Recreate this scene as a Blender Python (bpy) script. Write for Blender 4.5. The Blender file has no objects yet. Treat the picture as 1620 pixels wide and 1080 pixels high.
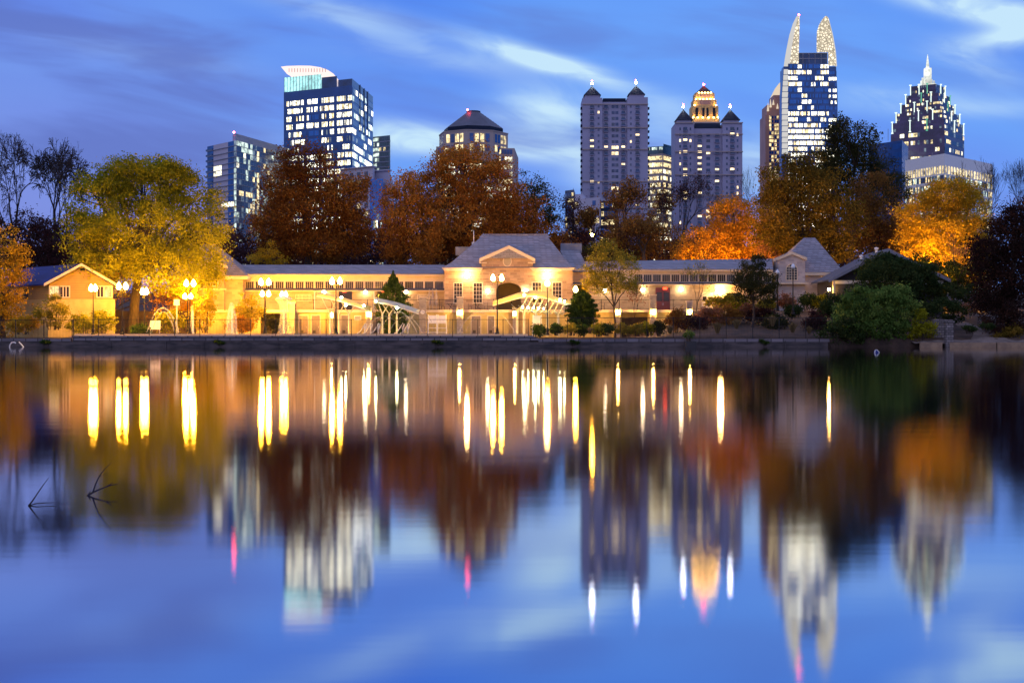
import bpy, bmesh, math, random
import numpy as np
from mathutils import Vector
D = bpy.data
S = bpy.context.scene
C = S.collection
F = 2340.0          # focal length in photo pixels (1620 wide)
HC = 0.6            # camera height above the lake
def wx(px, Y): return (px - 810.0) / F * Y
def wz(py, Y): return HC + (540.0 - py) / F * Y
def wp(px, py, Y): return Vector((wx(px, Y), Y, wz(py, Y)))
# ------------------------------------------------------------------ camera
cam = D.cameras.new('camera'); cam.lens = 52.0; cam.sensor_width = 36.0
cam.clip_start = 0.1; cam.clip_end = 8000
co = D.objects.new('camera', cam); C.objects.link(co)
co.location = (0, 0, HC); co.rotation_euler = (math.radians(90), 0, 0)
S.camera = co
S.view_settings.view_transform = 'Standard'; S.view_settings.look = 'None'
S.view_settings.exposure = 0.0; S.view_settings.gamma = 1.0
S.render.engine = 'CYCLES'
S.cycles.use_denoising = True
S.cycles.max_bounces = 6; S.cycles.diffuse_bounces = 3; S.cycles.glossy_bounces = 3
S.cycles.transmission_bounces = 3; S.cycles.transparent_max_bounces = 8
S.cycles.sample_clamp_indirect = 4.0
S.cycles.caustics_reflective = False; S.cycles.caustics_refractive = False
# ------------------------------------------------------------------ node helpers
class NT:
    def __init__(s, nt): s.nt = nt
    def n(s, t, **kw):
        x = s.nt.nodes.new(t)
        for k, v in kw.items(): setattr(x, k, v)
        return x
    def set(s, sock, v):
        if isinstance(v, bpy.types.NodeSocket): s.nt.links.new(v, sock)
        elif isinstance(v, (tuple, list)) and len(v) == 3 and sock.type == 'RGBA': sock.default_value = (*v, 1)
        else: sock.default_value = v
    def m(s, op, a, b=None, c=None, clamp=False):
        x = s.n('ShaderNodeMath', operation=op); x.use_clamp = clamp
        for i, v in enumerate((a, b, c)):
            if v is not None: s.set(x.inputs[i], v)
        return x.outputs[0]
    def mix(s, f, a, b, bt='MIX'):
        x = s.n('ShaderNodeMix', data_type='RGBA', blend_type=bt)
        s.set(x.inputs[0], f); s.set(x.inputs[6], a); s.set(x.inputs[7], b)
        return x.outputs[2]
    def ss(s, v, a, b, lo=0.0, hi=1.0):
        x = s.n('ShaderNodeMapRange', interpolation_type='SMOOTHSTEP')
        s.set(x.inputs[0], v)
        for i, q in enumerate((a, b, lo, hi)): x.inputs[i + 1].default_value = q
        return x.outputs[0]
    def xyz(s, x, y, z):
        q = s.n('ShaderNodeCombineXYZ')
        for i, v in enumerate((x, y, z)): s.set(q.inputs[i], v)
        return q.outputs[0]
    def noise(s, vec, scale, detail=3.0, rough=0.5, dist=0.0):
        q = s.n('ShaderNodeTexNoise'); s.set(q.inputs['Vector'], vec)
        q.inputs['Scale'].default_value = scale; q.inputs['Detail'].default_value = detail
        q.inputs['Roughness'].default_value = rough; q.inputs['Distortion'].default_value = dist
        return q.outputs[0]
# ------------------------------------------------------------------ sky
w = D.worlds.new('World'); S.world = w; w.use_nodes = True
w.node_tree.nodes.clear(); t = NT(w.node_tree)
tc = t.n('ShaderNodeTexCoord'); sp = t.n('ShaderNodeSeparateXYZ'); t.set(sp.inputs[0], tc.outputs['Generated'])
dx, dy, dz = sp.outputs
den = t.m('MAXIMUM', t.m('ABSOLUTE', dy), 0.12)
U = t.m('DIVIDE', dx, den); V = t.m('DIVIDE', t.m('MAXIMUM', dz, -0.02), den)
# streaky clouds drawn out by the long exposure
ta = math.radians(-9)
us = t.m('ADD', t.m('MULTIPLY', U, math.cos(ta)), t.m('MULTIPLY', V, math.sin(ta)))
vs = t.m('SUBTRACT', t.m('MULTIPLY', V, math.cos(ta)), t.m('MULTIPLY', U, math.sin(ta)))
n1 = t.noise(t.xyz(t.m('MULTIPLY', us, 5.0), t.m('MULTIPLY', vs, 26.0), 3.3), 1.0, 4.0, 0.5, 0.4)
n2 = t.noise(t.xyz(t.m('MULTIPLY', us, 3.0), t.m('MULTIPLY', vs, 11.0), 9.1), 1.0, 3.0, 0.5, 0.3)
base = t.mix(t.ss(V, 0.0, 0.26), (0.165, 0.325, 0.92), (0.060, 0.225, 0.90))
base = t.mix(t.ss(n2, 0.38, 0.66), base, (0.12, 0.34, 0.97))
base = t.mix(t.m('MULTIPLY', t.ss(U, -0.02, -0.36), t.ss(V, 0.26, 0.02, 0.35, 0.85)), base, (0.20, 0.25, 0.72))
base = t.mix(t.m('MULTIPLY', t.ss(n1, 0.54, 0.32), t.ss(U, 0.14, -0.22, 0.42, 0.85)), base, (0.10, 0.165, 0.58))
blobs = [(865, 98, 95, 12, 17, 1.25), (800, 230, 190, 15, 2, 1.05), (640, 212, 60, 16, 6, .65), (870, 195, 70, 36, 10, .95),
         (1590, 20, 80, 22, 14, .95), (1585, 62, 60, 14, -8, .7), (1500, 8, 70, 12, 10, .6), (1540, 172, 120, 13, 0, .3), (1190, 262, 55, 36, 0, .55),
         (560, 28, 110, 20, 16, .40), (230, 88, 150, 18, 10, .14), (1060, 190, 60, 28, 15, .4), (945, 262, 40, 44, 0, .4),
         (1430, 150, 110, 16, 0, .22), (720, 95, 120, 16, 8, .25), (1545, 100, 60, 20, 20, .35)]
acc = None
for (bx, by, sx, sy, an, am) in blobs:
    an = -math.radians(an)
    du = t.m('SUBTRACT', U, (bx - 810) / F); dv = t.m('SUBTRACT', V, (540 - by) / F)
    a = t.m('ADD', t.m('MULTIPLY', du, math.cos(an) * F / sx), t.m('MULTIPLY', dv, math.sin(an) * F / sx))
    b = t.m('SUBTRACT', t.m('MULTIPLY', dv, math.cos(an) * F / sy), t.m('MULTIPLY', du, math.sin(an) * F / sy))
    e = t.m('MULTIPLY', t.m('POWER', 2.718, t.m('MULTIPLY', t.m('ADD', t.m('MULTIPLY', a, a), t.m('MULTIPLY', b, b)), -0.7)), am)
    acc = e if acc is None else t.m('ADD', acc, e)
n4 = t.noise(t.xyz(t.m('MULTIPLY', us, 14.0), t.m('MULTIPLY', vs, 40.0), 1.7), 1.0, 4.0, 0.55, 0.8)
cl = t.m('MULTIPLY', t.m('MULTIPLY', acc, t.ss(n1, 0.28, 0.62, 0.3, 1.25)), t.ss(n4, 0.3, 0.62, 0.55, 1.25), clamp=True)
base = t.mix(cl, base, (0.56, 0.80, 1.0))
# the overcast dome overhead and behind the viewer, which only lights the place
up = t.m('MAXIMUM', t.ss(dz, 0.28, 0.6), t.ss(dy, 0.15, -0.2))
base = t.mix(up, base, (0.44, 0.51, 0.93))
sky = t.n('ShaderNodeTexSky', sky_type='NISHITA'); sky.sun_disc = False
sky.sun_elevation = math.radians(2); sky.sun_rotation = math.radians(200)
base = t.mix(1.0, base, t.mix(1.0, sky.outputs[0], (0.02, 0.02, 0.02), 'MULTIPLY'), 'ADD')
bg = t.n('ShaderNodeBackground'); t.set(bg.inputs[0], base); bg.inputs[1].default_value = 0.95
wo = t.n('ShaderNodeOutputWorld'); t.nt.links.new(bg.outputs[0], wo.inputs[0])
try: w.cycles.sampling_method = 'MANUAL'; w.cycles.sample_map_resolution = 512
except Exception: pass
sl = D.lights.new('dusk_glow', 'SUN'); sl.energy = 0.10; sl.angle = math.radians(30); sl.color = (1, 0.86, 0.9)
so = D.objects.new('dusk_glow', sl); C.objects.link(so); so.rotation_euler = (math.radians(62), 0, math.radians(-20))
# ------------------------------------------------------------------ materials
def newmat(name):
    m = D.materials.new(name); m.use_nodes = True; m.node_tree.nodes.clear()
    return m, NT(m.node_tree)
def out(t, s):
    o = t.n('ShaderNodeOutputMaterial'); t.nt.links.new(s, o.inputs[0])
def pm(name, c1, c2=None, scale=1.0, rough=0.7, bump=0.0, metal=0.0, detail=4.0, stretch=None):
    m, t = newmat(name); p = t.n('ShaderNodeBsdfPrincipled')
    p.inputs['Roughness'].default_value = rough; p.inputs['Metallic'].default_value = metal
    c2 = c2 or tuple(x * 0.75 for x in c1)
    vec = t.n('ShaderNodeTexCoord').outputs['Object']
    if stretch:
        mp = t.n('ShaderNodeMapping'); t.set(mp.inputs[0], vec); mp.inputs['Scale'].default_value = stretch; vec = mp.outputs[0]
    nz = t.noise(vec, scale, detail, 0.6)
    t.set(p.inputs['Base Color'], t.mix(t.ss(nz, 0.3, 0.7), c1, c2))
    if bump:
        b = t.n('ShaderNodeBump'); b.inputs['Strength'].default_value = bump; b.inputs['Distance'].default_value = 0.05
        t.set(b.inputs['Height'], nz); t.nt.links.new(b.outputs[0], p.inputs['Normal'])
    out(t, p.outputs[0]); return m
def brickmat(name, c1, c2, mortar, bw, bh, rough=0.8, bump=0.4, ms=0.012, vert=True):
    m, t = newmat(name); p = t.n('ShaderNodeBsdfPrincipled'); p.inputs['Roughness'].default_value = rough
    vec = t.n('ShaderNodeTexCoord').outputs['Object']; s = t.n('ShaderNodeSeparateXYZ'); t.set(s.inputs[0], vec)
    q = t.xyz(t.m('ADD', s.outputs[0], s.outputs[1]) if vert else s.outputs[0], s.outputs[2], 0.0)
    b = t.n('ShaderNodeTexBrick'); t.set(b.inputs['Vector'], q)
    for k, v in (('Color1', c1), ('Color2', c2), ('Mortar', mortar)): b.inputs[k].default_value = (*v, 1)
    b.inputs['Scale'].default_value = 1.0; b.inputs['Brick Width'].default_value = bw; b.inputs['Row Height'].default_value = bh
    b.inputs['Mortar Size'].default_value = ms; b.inputs['Bias'].default_value = 0.0
    nz = t.noise(vec, 0.6, 5, 0.6)
    t.set(p.inputs['Base Color'], t.mix(t.ss(nz, 0.3, 0.75, 0.0, 0.45), b.outputs[0], tuple(x * 0.55 for x in c1)))
    bp = t.n('ShaderNodeBump'); bp.inputs['Strength'].default_value = bump; bp.inputs['Distance'].default_value = 0.03
    t.set(bp.inputs['Height'], t.m('ADD', t.m('SUBTRACT', 1.0, b.outputs[1]), t.m('MULTIPLY', nz, 0.5)))
    t.nt.links.new(bp.outputs[0], p.inputs['Normal']); out(t, p.outputs[0]); return m
def em(name, col, st):
    m, t = newmat(name); e = t.n('ShaderNodeEmission'); e.inputs[0].default_value = (*col, 1); e.inputs[1].default_value = st
    out(t, e.outputs[0]); return m
def lit(name, col, st, scale=0.5, lo=0.15, dark=(0.02, 0.025, 0.03)):
    """a window of a lit room: uneven light from ceiling lamps, blinds and furniture behind the glass"""
    m, t = newmat(name); p = t.n('ShaderNodeBsdfPrincipled')
    p.inputs['Base Color'].default_value = (*dark, 1); p.inputs['Roughness'].default_value = 0.15
    vec = t.n('ShaderNodeTexCoord').outputs['Object']
    nz = t.noise(vec, scale, 2, 0.6); n3 = t.noise(vec, scale * 0.17, 1, 0.5)
    k = t.m('MULTIPLY', t.ss(nz, 0.3, 0.62, lo, 1.0), t.ss(n3, 0.3, 0.7, 0.55, 1.2))
    p.inputs['Emission Color'].default_value = (*col, 1)
    t.set(p.inputs['Emission Strength'], t.m('MULTIPLY', k, st))
    out(t, p.outputs[0]); return m
def glass(name, col, rough=0.12, spec=0.6, vary=0.5):
    m, t = newmat(name); p = t.n('ShaderNodeBsdfPrincipled')
    nz = t.noise(t.n('ShaderNodeTexCoord').outputs['Object'], 0.12, 3, 0.6)
    t.set(p.inputs['Base Color'], t.mix(t.ss(nz, 0.35, 0.65), col, tuple(x * vary for x in col)))
    p.inputs['Roughness'].default_value = rough; p.inputs['Specular IOR Level'].default_value = spec
    out(t, p.outputs[0]); return m
def leafmat(name, pal):
    m, t = newmat(name)
    a = t.n('ShaderNodeAttribute'); a.attribute_name = 'tone'
    r = t.n('ShaderNodeValToRGB'); t.set(r.inputs[0], a.outputs['Fac'])
    el = r.color_ramp.elements
    el[0].position = 0.0; el[0].color = (*pal[0], 1); el[1].position = 1.0; el[1].color = (*pal[-1], 1)
    for i in range(1, len(pal) - 1):
        e = el.new(i / (len(pal) - 1)); e.color = (*pal[i], 1)
    d = t.n('ShaderNodeBsdfDiffuse'); tr = t.n('ShaderNodeBsdfTranslucent')
    t.set(d.inputs[0], r.outputs[0]); t.set(tr.inputs[0], r.outputs[0])
    mx = t.n('ShaderNodeMixShader'); mx.inputs[0].default_value = 0.35
    t.nt.links.new(d.outputs[0], mx.inputs[1]); t.nt.links.new(tr.outputs[0], mx.inputs[2]); out(t, mx.outputs[0]); return m
def spray(name, alpha, col=(0.9, 0.93, 0.97)):
    m, t = newmat(name); d = t.n('ShaderNodeBsdfDiffuse'); d.inputs[0].default_value = (*col, 1)
    tl = t.n('ShaderNodeBsdfTranslucent'); tl.inputs[0].default_value = (*col, 1)
    a = t.n('ShaderNodeMixShader'); t.nt.links.new(d.outputs[0], a.inputs[1]); t.nt.links.new(tl.outputs[0], a.inputs[2])
    tp = t.n('ShaderNodeBsdfTransparent'); mx = t.n('ShaderNodeMixShader')
    s = t.n('ShaderNodeSeparateXYZ'); t.set(s.inputs[0], t.n('ShaderNodeTexCoord').outputs['Object'])
    nz = t.noise(t.xyz(t.m('MULTIPLY', s.outputs[0], 9.0), t.m('MULTIPLY', s.outputs[1], 9.0), t.m('MULTIPLY', s.outputs[2], 0.8)), 1.0, 3)
    t.set(mx.inputs[0], t.ss(nz, 0.3, 0.75, alpha * 0.4, alpha))
    t.nt.links.new(tp.outputs[0], mx.inputs[1]); t.nt.links.new(a.outputs[0], mx.inputs[2]); out(t, mx.outputs[0]); return m
M = {}
M['stone'] = brickmat('pavilion_stone', (0.55, 0.365, 0.24), (0.27, 0.165, 0.105), (0.44, 0.33, 0.23), 0.85, 0.33, bump=0.9, ms=0.03)
M['palestone'] = brickmat('pale_brick', (0.54, 0.395, 0.23), (0.34, 0.24, 0.14), (0.46, 0.35, 0.21), 0.7, 0.3)
M['coolstone'] = brickmat('cool_pale_brick', (0.54, 0.48, 0.46), (0.37, 0.32, 0.32), (0.48, 0.43, 0.42), 0.7, 0.3)
M['pillar'] = brickmat('pillar_stone', (0.5, 0.42, 0.33), (0.33, 0.27, 0.22), (0.42, 0.38, 0.32), 0.38, 0.2, bump=0.8)
M['stucco'] = pm('cream_stucco', (0.56, 0.43, 0.16), (0.43, 0.32, 0.11), 0.8, 0.85, 0.15)
M['trim'] = pm('cream_trim', (0.68, 0.56, 0.40), (0.60, 0.48, 0.34), 1.2, 0.6)
M['white'] = pm('white_paint', (0.78, 0.76, 0.72), (0.70, 0.68, 0.64), 2.0, 0.45)
M['shingle'] = brickmat('grey_shingle', (0.31, 0.30, 0.35), (0.19, 0.185, 0.22), (0.13, 0.125, 0.14), 0.7, 0.24, bump=0.8, ms=0.03)
M['shingle_blue'] = brickmat('blue_shingle', (0.022, 0.04, 0.22), (0.02, 0.033, 0.18), (0.012, 0.02, 0.11), 0.6, 0.22, bump=0.4, ms=0.02)
M['darkroof'] = brickmat('dark_shingle', (0.10, 0.11, 0.15), (0.08, 0.085, 0.12), (0.05, 0.05, 0.07), 0.5, 0.16)
M['siding'] = brickmat('dark_siding', (0.055, 0.05, 0.065), (0.045, 0.042, 0.055), (0.025, 0.022, 0.03), 4.0, 0.18, ms=0.02)
M['orange_siding'] = brickmat('tan_siding', (0.42, 0.27, 0.085), (0.39, 0.25, 0.08), (0.24, 0.15, 0.05), 6.0, 0.2, ms=0.015)
M['black'] = pm('black_iron', (0.012, 0.012, 0.013), (0.02, 0.018, 0.018), 3, 0.45, 0, 0.6)
M['steel'] = pm('brushed_steel', (0.5, 0.5, 0.5), (0.4, 0.4, 0.4), 3, 0.35, 0, 0.8)
M['door'] = pm('taupe_door_paint', (0.20, 0.15, 0.12), (0.16, 0.12, 0.10), 1.5, 0.5)
M['reddoor'] = pm('dark_red_paint', (0.16, 0.025, 0.02), (0.11, 0.02, 0.018), 1.5, 0.4)
M['darkin'] = pm('dim_interior', (0.03, 0.022, 0.017), (0.05, 0.035, 0.025), 0.7, 0.8)
M['pane'] = glass('dark_window_pane', (0.035, 0.028, 0.022), 0.08, 0.5)
M['concrete'] = pm('wet_concrete', (0.115, 0.085, 0.08), (0.022, 0.018, 0.019), 0.8, 0.75, 0.5, stretch=(0.5, 1, 2.2))
M['coping'] = brickmat('stone_coping', (0.24, 0.20, 0.215), (0.09, 0.078, 0.09), (0.02, 0.018, 0.018), 1.3, 1.0, bump=0.6, ms=0.05)
M['paving'] = pm('pale_pool_paving', (0.55, 0.48, 0.38), (0.46, 0.40, 0.32), 0.9, 0.6)
M['earth'] = pm('mulch_and_earth', (0.085, 0.05, 0.034), (0.035, 0.022, 0.016), 0.9, 0.95, 0.8, detail=8)
M['bark'] = pm('tree_bark', (0.075, 0.05, 0.035), (0.035, 0.025, 0.02), 5, 0.9, 0.5, stretch=(1, 1, 0.25))
M['bark_dark'] = pm('dark_bark', (0.028, 0.02, 0.022), (0.016, 0.012, 0.014), 5, 0.9, 0.4, stretch=(1, 1, 0.25))
M['sand'] = pm('pale_bank_soil', (0.22, 0.16, 0.13), (0.11, 0.08, 0.065), 0.8, 0.95, 0.7, detail=8)
SOD = (1.0, 0.45, 0.035)
M['globe'] = em('sodium_globe', SOD, 760.0); M['globe_hot'] = em('sodium_globe_strong', (1.0, 0.43, 0.025), 1000.0); M['globe_tree'] = em('sodium_globe_tree_lamp', (1.0, 0.45, 0.03), 3000.0)
M['globe_small'] = em('sodium_globe_small', SOD, 500.0)
M['flood'] = em('warm_floodlight', (1.0, 0.54, 0.17), 300.0)
M['lantern'] = em('warm_lantern', (1.0, 0.52, 0.10), 330.0)
M['sconce'] = em('opal_globe_lit', (1.0, 0.78, 0.48), 60.0)
M['spot'] = em('canopy_spotlight', (0.97, 1.0, 0.50), 110.0)
M['exit'] = em('exit_sign_red', (1.0, 0.06, 0.02), 6.0)
M['beacon'] = em('white_beacon', (0.85, 0.95, 1.0), 110.0)
M['redbeacon'] = em('red_beacon', (1.0, 0.05, 0.05), 60.0)
M['opal_off'] = pm('unlit_opal_globe', (0.75, 0.74, 0.74), (0.68, 0.68, 0.7), 1, 0.25)
M['jet'] = spray('falling_water', 0.75); M['mist'] = spray('thin_water_spray', 0.32)
# ------------------------------------------------------------------ mesh builder
OFF = {}
class MB:
    def __init__(s): s.v = []; s.f = []; s.m = []
    def add(s, vs, fs, mi=0):
        o = len(s.v); s.v += [tuple(v) for v in vs]; s.f += [tuple(i + o for i in f) for f in fs]; s.m += [mi] * len(fs)
        return s
    def box(s, x0, x1, y0, y1, z0, z1, mi=0):
        return s.add([(x, y, z) for z in (z0, z1) for (x, y) in ((x0, y0), (x1, y0), (x1, y1), (x0, y1))],
                     [(3, 2, 1, 0), (4, 5, 6, 7), (0, 1, 5, 4), (1, 2, 6, 5), (2, 3, 7, 6), (3, 0, 4, 7)], mi)
    def hexa(s, bot, top, mi=0):
        n = len(bot)
        return s.add(list(bot) + list(top), [tuple(range(n))[::-1], tuple(range(n, 2 * n))] + [(i, (i + 1) % n, n + (i + 1) % n, n + i) for i in range(n)], mi)
    def prism(s, poly, y0, y1, mi=0):          # poly of (x, z), extruded in depth
        return s.hexa([(x, y0, z) for x, z in poly], [(x, y1, z) for x, z in poly], mi)
    def plan(s, poly, z0, z1, mi=0):           # poly of (x, y), extruded upwards
        return s.hexa([(x, y, z0) for x, y in poly], [(x, y, z1) for x, y in poly], mi)
    def pyr(s, poly, z0, apex, mi=0):
        n = len(poly)
        return s.add([(x, y, z0) for x, y in poly] + [tuple(apex)], [tuple(range(n))[::-1]] + [(i, (i + 1) % n, n) for i in range(n)], mi)
    def fbox(s, A, B, u0, u1, z0, z1, d0, d1, mi=0):   # box on the wall A->B (plan points), d = distance out of the wall
        ax, ay = A; bx, by = B; L = math.hypot(bx - ax, by - ay); tx, ty = (bx - ax) / L, (by - ay) / L; nx, ny = ty, -tx
        P = lambda u, d: (ax + tx * u + nx * d, ay + ty * u + ny * d)
        return s.plan([P(u0, d1), P(u1, d1), P(u1, d0), P(u0, d0)], z0, z1, mi)
    def tube(s, pts, rs, n=6, mi=0):
        pts = [Vector(p) for p in pts]
        if not isinstance(rs, (list, tuple)): rs = [rs] * len(pts)
        o = len(s.v); ref = None
        for i, p in enumerate(pts):
            d = (pts[min(i + 1, len(pts) - 1)] - pts[max(i - 1, 0)])
            d = d.normalized() if d.length > 1e-9 else Vector((0, 0, 1))
            if ref is None: ref = Vector((1, 0, 0)) if abs(d.x) < 0.8 else Vector((0, 1, 0))
            a = (ref - d * ref.dot(d)).normalized(); b = d.cross(a); ref = a
            for k in range(n):
                th = 2 * math.pi * k / n; q = p + (a * math.cos(th) + b * math.sin(th)) * rs[i]; s.v.append((q.x, q.y, q.z))
        for i in range(len(pts) - 1):
            for k in range(n):
                s.f.append((o + i * n + k, o + i * n + (k + 1) % n, o + (i + 1) * n + (k + 1) % n, o + (i + 1) * n + k)); s.m.append(mi)
        s.f.append(tuple(o + k for k in range(n))[::-1]); s.f.append(tuple(o + (len(pts) - 1) * n + k for k in range(n))); s.m += [mi, mi]
        return s
    def lathe(s, c, prof, n=12, mi=0):
        o = len(s.v)
        for r, z in prof:
            for k in range(n):
                th = 2 * math.pi * (k + 0.5) / n; s.v.append((c[0] + max(r, 0.001) * math.cos(th), c[1] + max(r, 0.001) * math.sin(th), c[2] + z))
        for i in range(len(prof) - 1):
            for k in range(n):
                s.f.append((o + i * n + k, o + i * n + (k + 1) % n, o + (i + 1) * n + (k + 1) % n, o + (i + 1) * n + k)); s.m.append(mi)
        s.f.append(tuple(o + k for k in range(n))[::-1]); s.f.append(tuple(o + (len(prof) - 1) * n + k for k in range(n))); s.m += [mi, mi]
        return s
    def ball(s, c, r, n=12, mi=0, sz=1.0):
        return s.lathe(c, [(r * math.sin(a), -r * sz * math.cos(a)) for a in [math.pi * i / 7 for i in range(8)]], n, mi)
    def build(s, name, mats, parent=None, smooth=False, loc=None):
        me = D.meshes.new(name); off = Vector((0, 0, 0))
        if parent is not None: off = OFF.get(parent.name, Vector((0, 0, 0)))
        if loc is not None: off = Vector(loc)
        me.from_pydata([(v[0] - off.x, v[1] - off.y, v[2] - off.z) for v in s.v], [], s.f)
        if not isinstance(mats, (list, tuple)): mats = [mats]
        for m in mats: me.materials.append(m)
        me.polygons.foreach_set('material_index', s.m)
        if smooth: me.polygons.foreach_set('use_smooth', [True] * len(me.polygons))
        b = bmesh.new(); b.from_mesh(me); bmesh.ops.recalc_face_normals(b, faces=b.faces); b.to_mesh(me); b.free()
        o = D.objects.new(name, me); C.objects.link(o)
        if parent is not None: o.parent = parent; OFF[o.name] = off
        if loc is not None: o.location = loc; OFF[o.name] = off
        return o
def tag(o, label=None, cat=None, group=None, kind=None):
    if label: o['label'] = label
    if cat: o['category'] = cat
    if group: o['group'] = group
    if kind: o['kind'] = kind
    return o
def thing(name, label, cat, loc=(0, 0, 0), group=None):
    o = D.objects.new(name, None); C.objects.link(o); o.location = loc; o.empty_display_size = 0.3
    OFF[o.name] = Vector(loc); return tag(o, label, cat, group)
def copy_tree(o, parent=None):
    c = o.copy(); C.objects.link(c)
    if parent is not None: c.parent = parent
    for ch in list(o.children): copy_tree(ch, c)
    return c
def parts(root, name, builders, mats, limit=100):
    """each builder fills one part; past the limit the rest become one mass part"""
    for f in builders[:limit]:
        mb = MB(); f(mb); mb.build(name, mats, root)
    if len(builders) > limit:
        mb = MB()
        for f in builders[limit:]: f(mb)
        tag(mb.build(name, mats, root), kind='stuff')
# ================================================================== ground, lake, shore
def zg(x, y):
    if y < 160.2: return -1.6
    k = min(max((x - 15.5) / 6.0, 0), 1)                 # 0 behind the pool deck, 1 on the planted bank
    front = 1.0 * (1 - k) + k * (0.82 + min((y - 160.2) / 17.0, 1.0) * 3.2)
    hi = 4.3 + 3.2 * min(max((y - 186) / 25.0, 0), 1) + min(max((y - 211) / 700.0, 0), 1) * 10
    b = min(max((y - 178.4) / 1.2, 0), 1)
    return front * (1 - b) + hi * b
xs = [-2500, -700, -300, -150] + [-80 + 4 * i for i in range(41)] + [150, 300, 700, 2500]
ys = [-60, 60, 150, 160.0, 160.4, 163, 166, 170, 174, 178.2, 179.8, 184, 190, 200, 212, 240, 300, 450, 700, 1000, 1700, 4000]
rg = random.Random(5)
mb = MB()
mb.add([(x, y, zg(x, y) + (rg.uniform(-.12, .12) if y > 162 and x > 14 else 0)) for y in ys for x in xs],
       [(j * len(xs) + i, j * len(xs) + i + 1, (j + 1) * len(xs) + i + 1, (j + 1) * len(xs) + i) for j in range(len(ys) - 1) for i in range(len(xs) - 1)])
tag(mb.build('ground', M['earth'], smooth=True), kind='structure')
# lake: dark water whose small ripples, averaged by the long exposure, draw every light out downwards
m, t = newmat('lake_water')
gl = t.n('ShaderNodeBsdfGlossy', distribution='BECKMANN'); gl.inputs[0].default_value = (0.97, 0.97, 1.0, 1)
vec = t.n('ShaderNodeTexCoord').outputs['Object']; sx = t.n('ShaderNodeSeparateXYZ'); t.set(sx.inputs[0], vec)
nr = t.noise(t.xyz(t.m('MULTIPLY', sx.outputs[0], 0.05), t.m('MULTIPLY', sx.outputs[1], 0.16), 0), 1.0, 3)
t.set(gl.inputs['Roughness'], t.m('MULTIPLY', t.ss(nr, 0.3, 0.7, 0.8, 1.2), t.ss(sx.outputs[1], 10.0, 60.0, 0.074, 0.042)))
nb = t.noise(t.xyz(t.m('MULTIPLY', sx.outputs[0], 0.7), t.m('MULTIPLY', sx.outputs[1], 2.6), 0), 1.0, 3)
bp = t.n('ShaderNodeBump'); bp.inputs['Strength'].default_value = 0.02; bp.inputs['Distance'].default_value = 0.02
t.set(bp.inputs['Height'], nb); t.nt.links.new(bp.outputs[0], gl.inputs['Normal'])
df = t.n('ShaderNodeBsdfDiffuse'); df.inputs[0].default_value = (0.002, 0.006, 0.03, 1)
lw_ = t.n('ShaderNodeLayerWeight'); lw_.inputs['Blend'].default_value = 0.5
fr = t.m('MULTIPLY_ADD', t.m('POWER', lw_.outputs['Facing'], 2.0), 0.56, 0.42)
t.set(gl.inputs[0], t.mix(t.ss(lw_.outputs['Facing'], .70, .95), (0.58, 0.70, 0.93), (1.0, 0.97, 0.93)))
mx = t.n('ShaderNodeMixShader'); t.set(mx.inputs[0], fr)
t.nt.links.new(df.outputs[0], mx.inputs[1]); t.nt.links.new(gl.outputs[0], mx.inputs[2]); out(t, mx.outputs[0])
M['water'] = m
tag(MB().add([(-900, -50, 0), (900, -50, 0), (900, 160.1, 0), (-900, 160.1, 0)], [(0, 1, 2, 3)]).build('water', M['water']), kind='structure')
# sea wall with its coping, in lengths
X = lambda px, Y=160.0: wx(px, Y)
r = thing('seawall', 'long dark concrete lakeside wall below the pool deck and planted bank', 'wall', (0, 160, 0))
MB().box(-75, X(115), 160, 160.8, -1.6, 0.62).box(X(115), X(838), 160, 160.8, -1.6, 0.70).box(X(838), X(1310), 160, 160.8, -1.6, 0.55).build('wall', M['concrete'], r)
mb = MB(); mb.box(-75, X(112), 159.93, 160.9, 0.622, 0.90)
mb.box(X(115), X(836), 159.95, 160.7, 0.702, 1.22)
mb.prism([(X(836), 0.702), (X(852), 0.702), (X(852), 0.90), (X(842), 1.22), (X(836), 1.22)], 159.95, 160.7)
mb.box(X(852), X(1312), 159.93, 160.9, 0.552, 0.88); mb.build('coping', M['coping'], r)
for px in (175, 262, 322, 440, 560, 668, 772, 960, 1147, 1242):
    MB().box(X(px) - .06, X(px) + .06, 159.88, 159.95, -.5, 0.69).build('joint', M['concrete'], r)
r = thing('drain_outlet', 'square concrete outlet block with weeds in the lakeside wall', 'drain', (X(1090), 159.6, 0))
MB().box(X(1082), X(1100), 159.2, 159.93, -1.0, 0.62).build('block', pm('dark_wet_concrete', (0.03, 0.025, 0.025)), r)
r = thing('shore_kerb', 'low sandy timber edging along the right hand shore', 'edging', (X(1550), 158.6, 0))
mb = MB()
for a, b, zt in ((1455, 1490, .50), (1502, 1575, .48), (1577, 1660, .50)): mb.box(X(a, 158.6), X(b, 158.6), 158.4, 158.75, -1.5, zt)
mb.build('board', pm('weathered_edging', (0.34, 0.22, 0.13), (0.22, 0.14, 0.09), 1.5), r)
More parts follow.
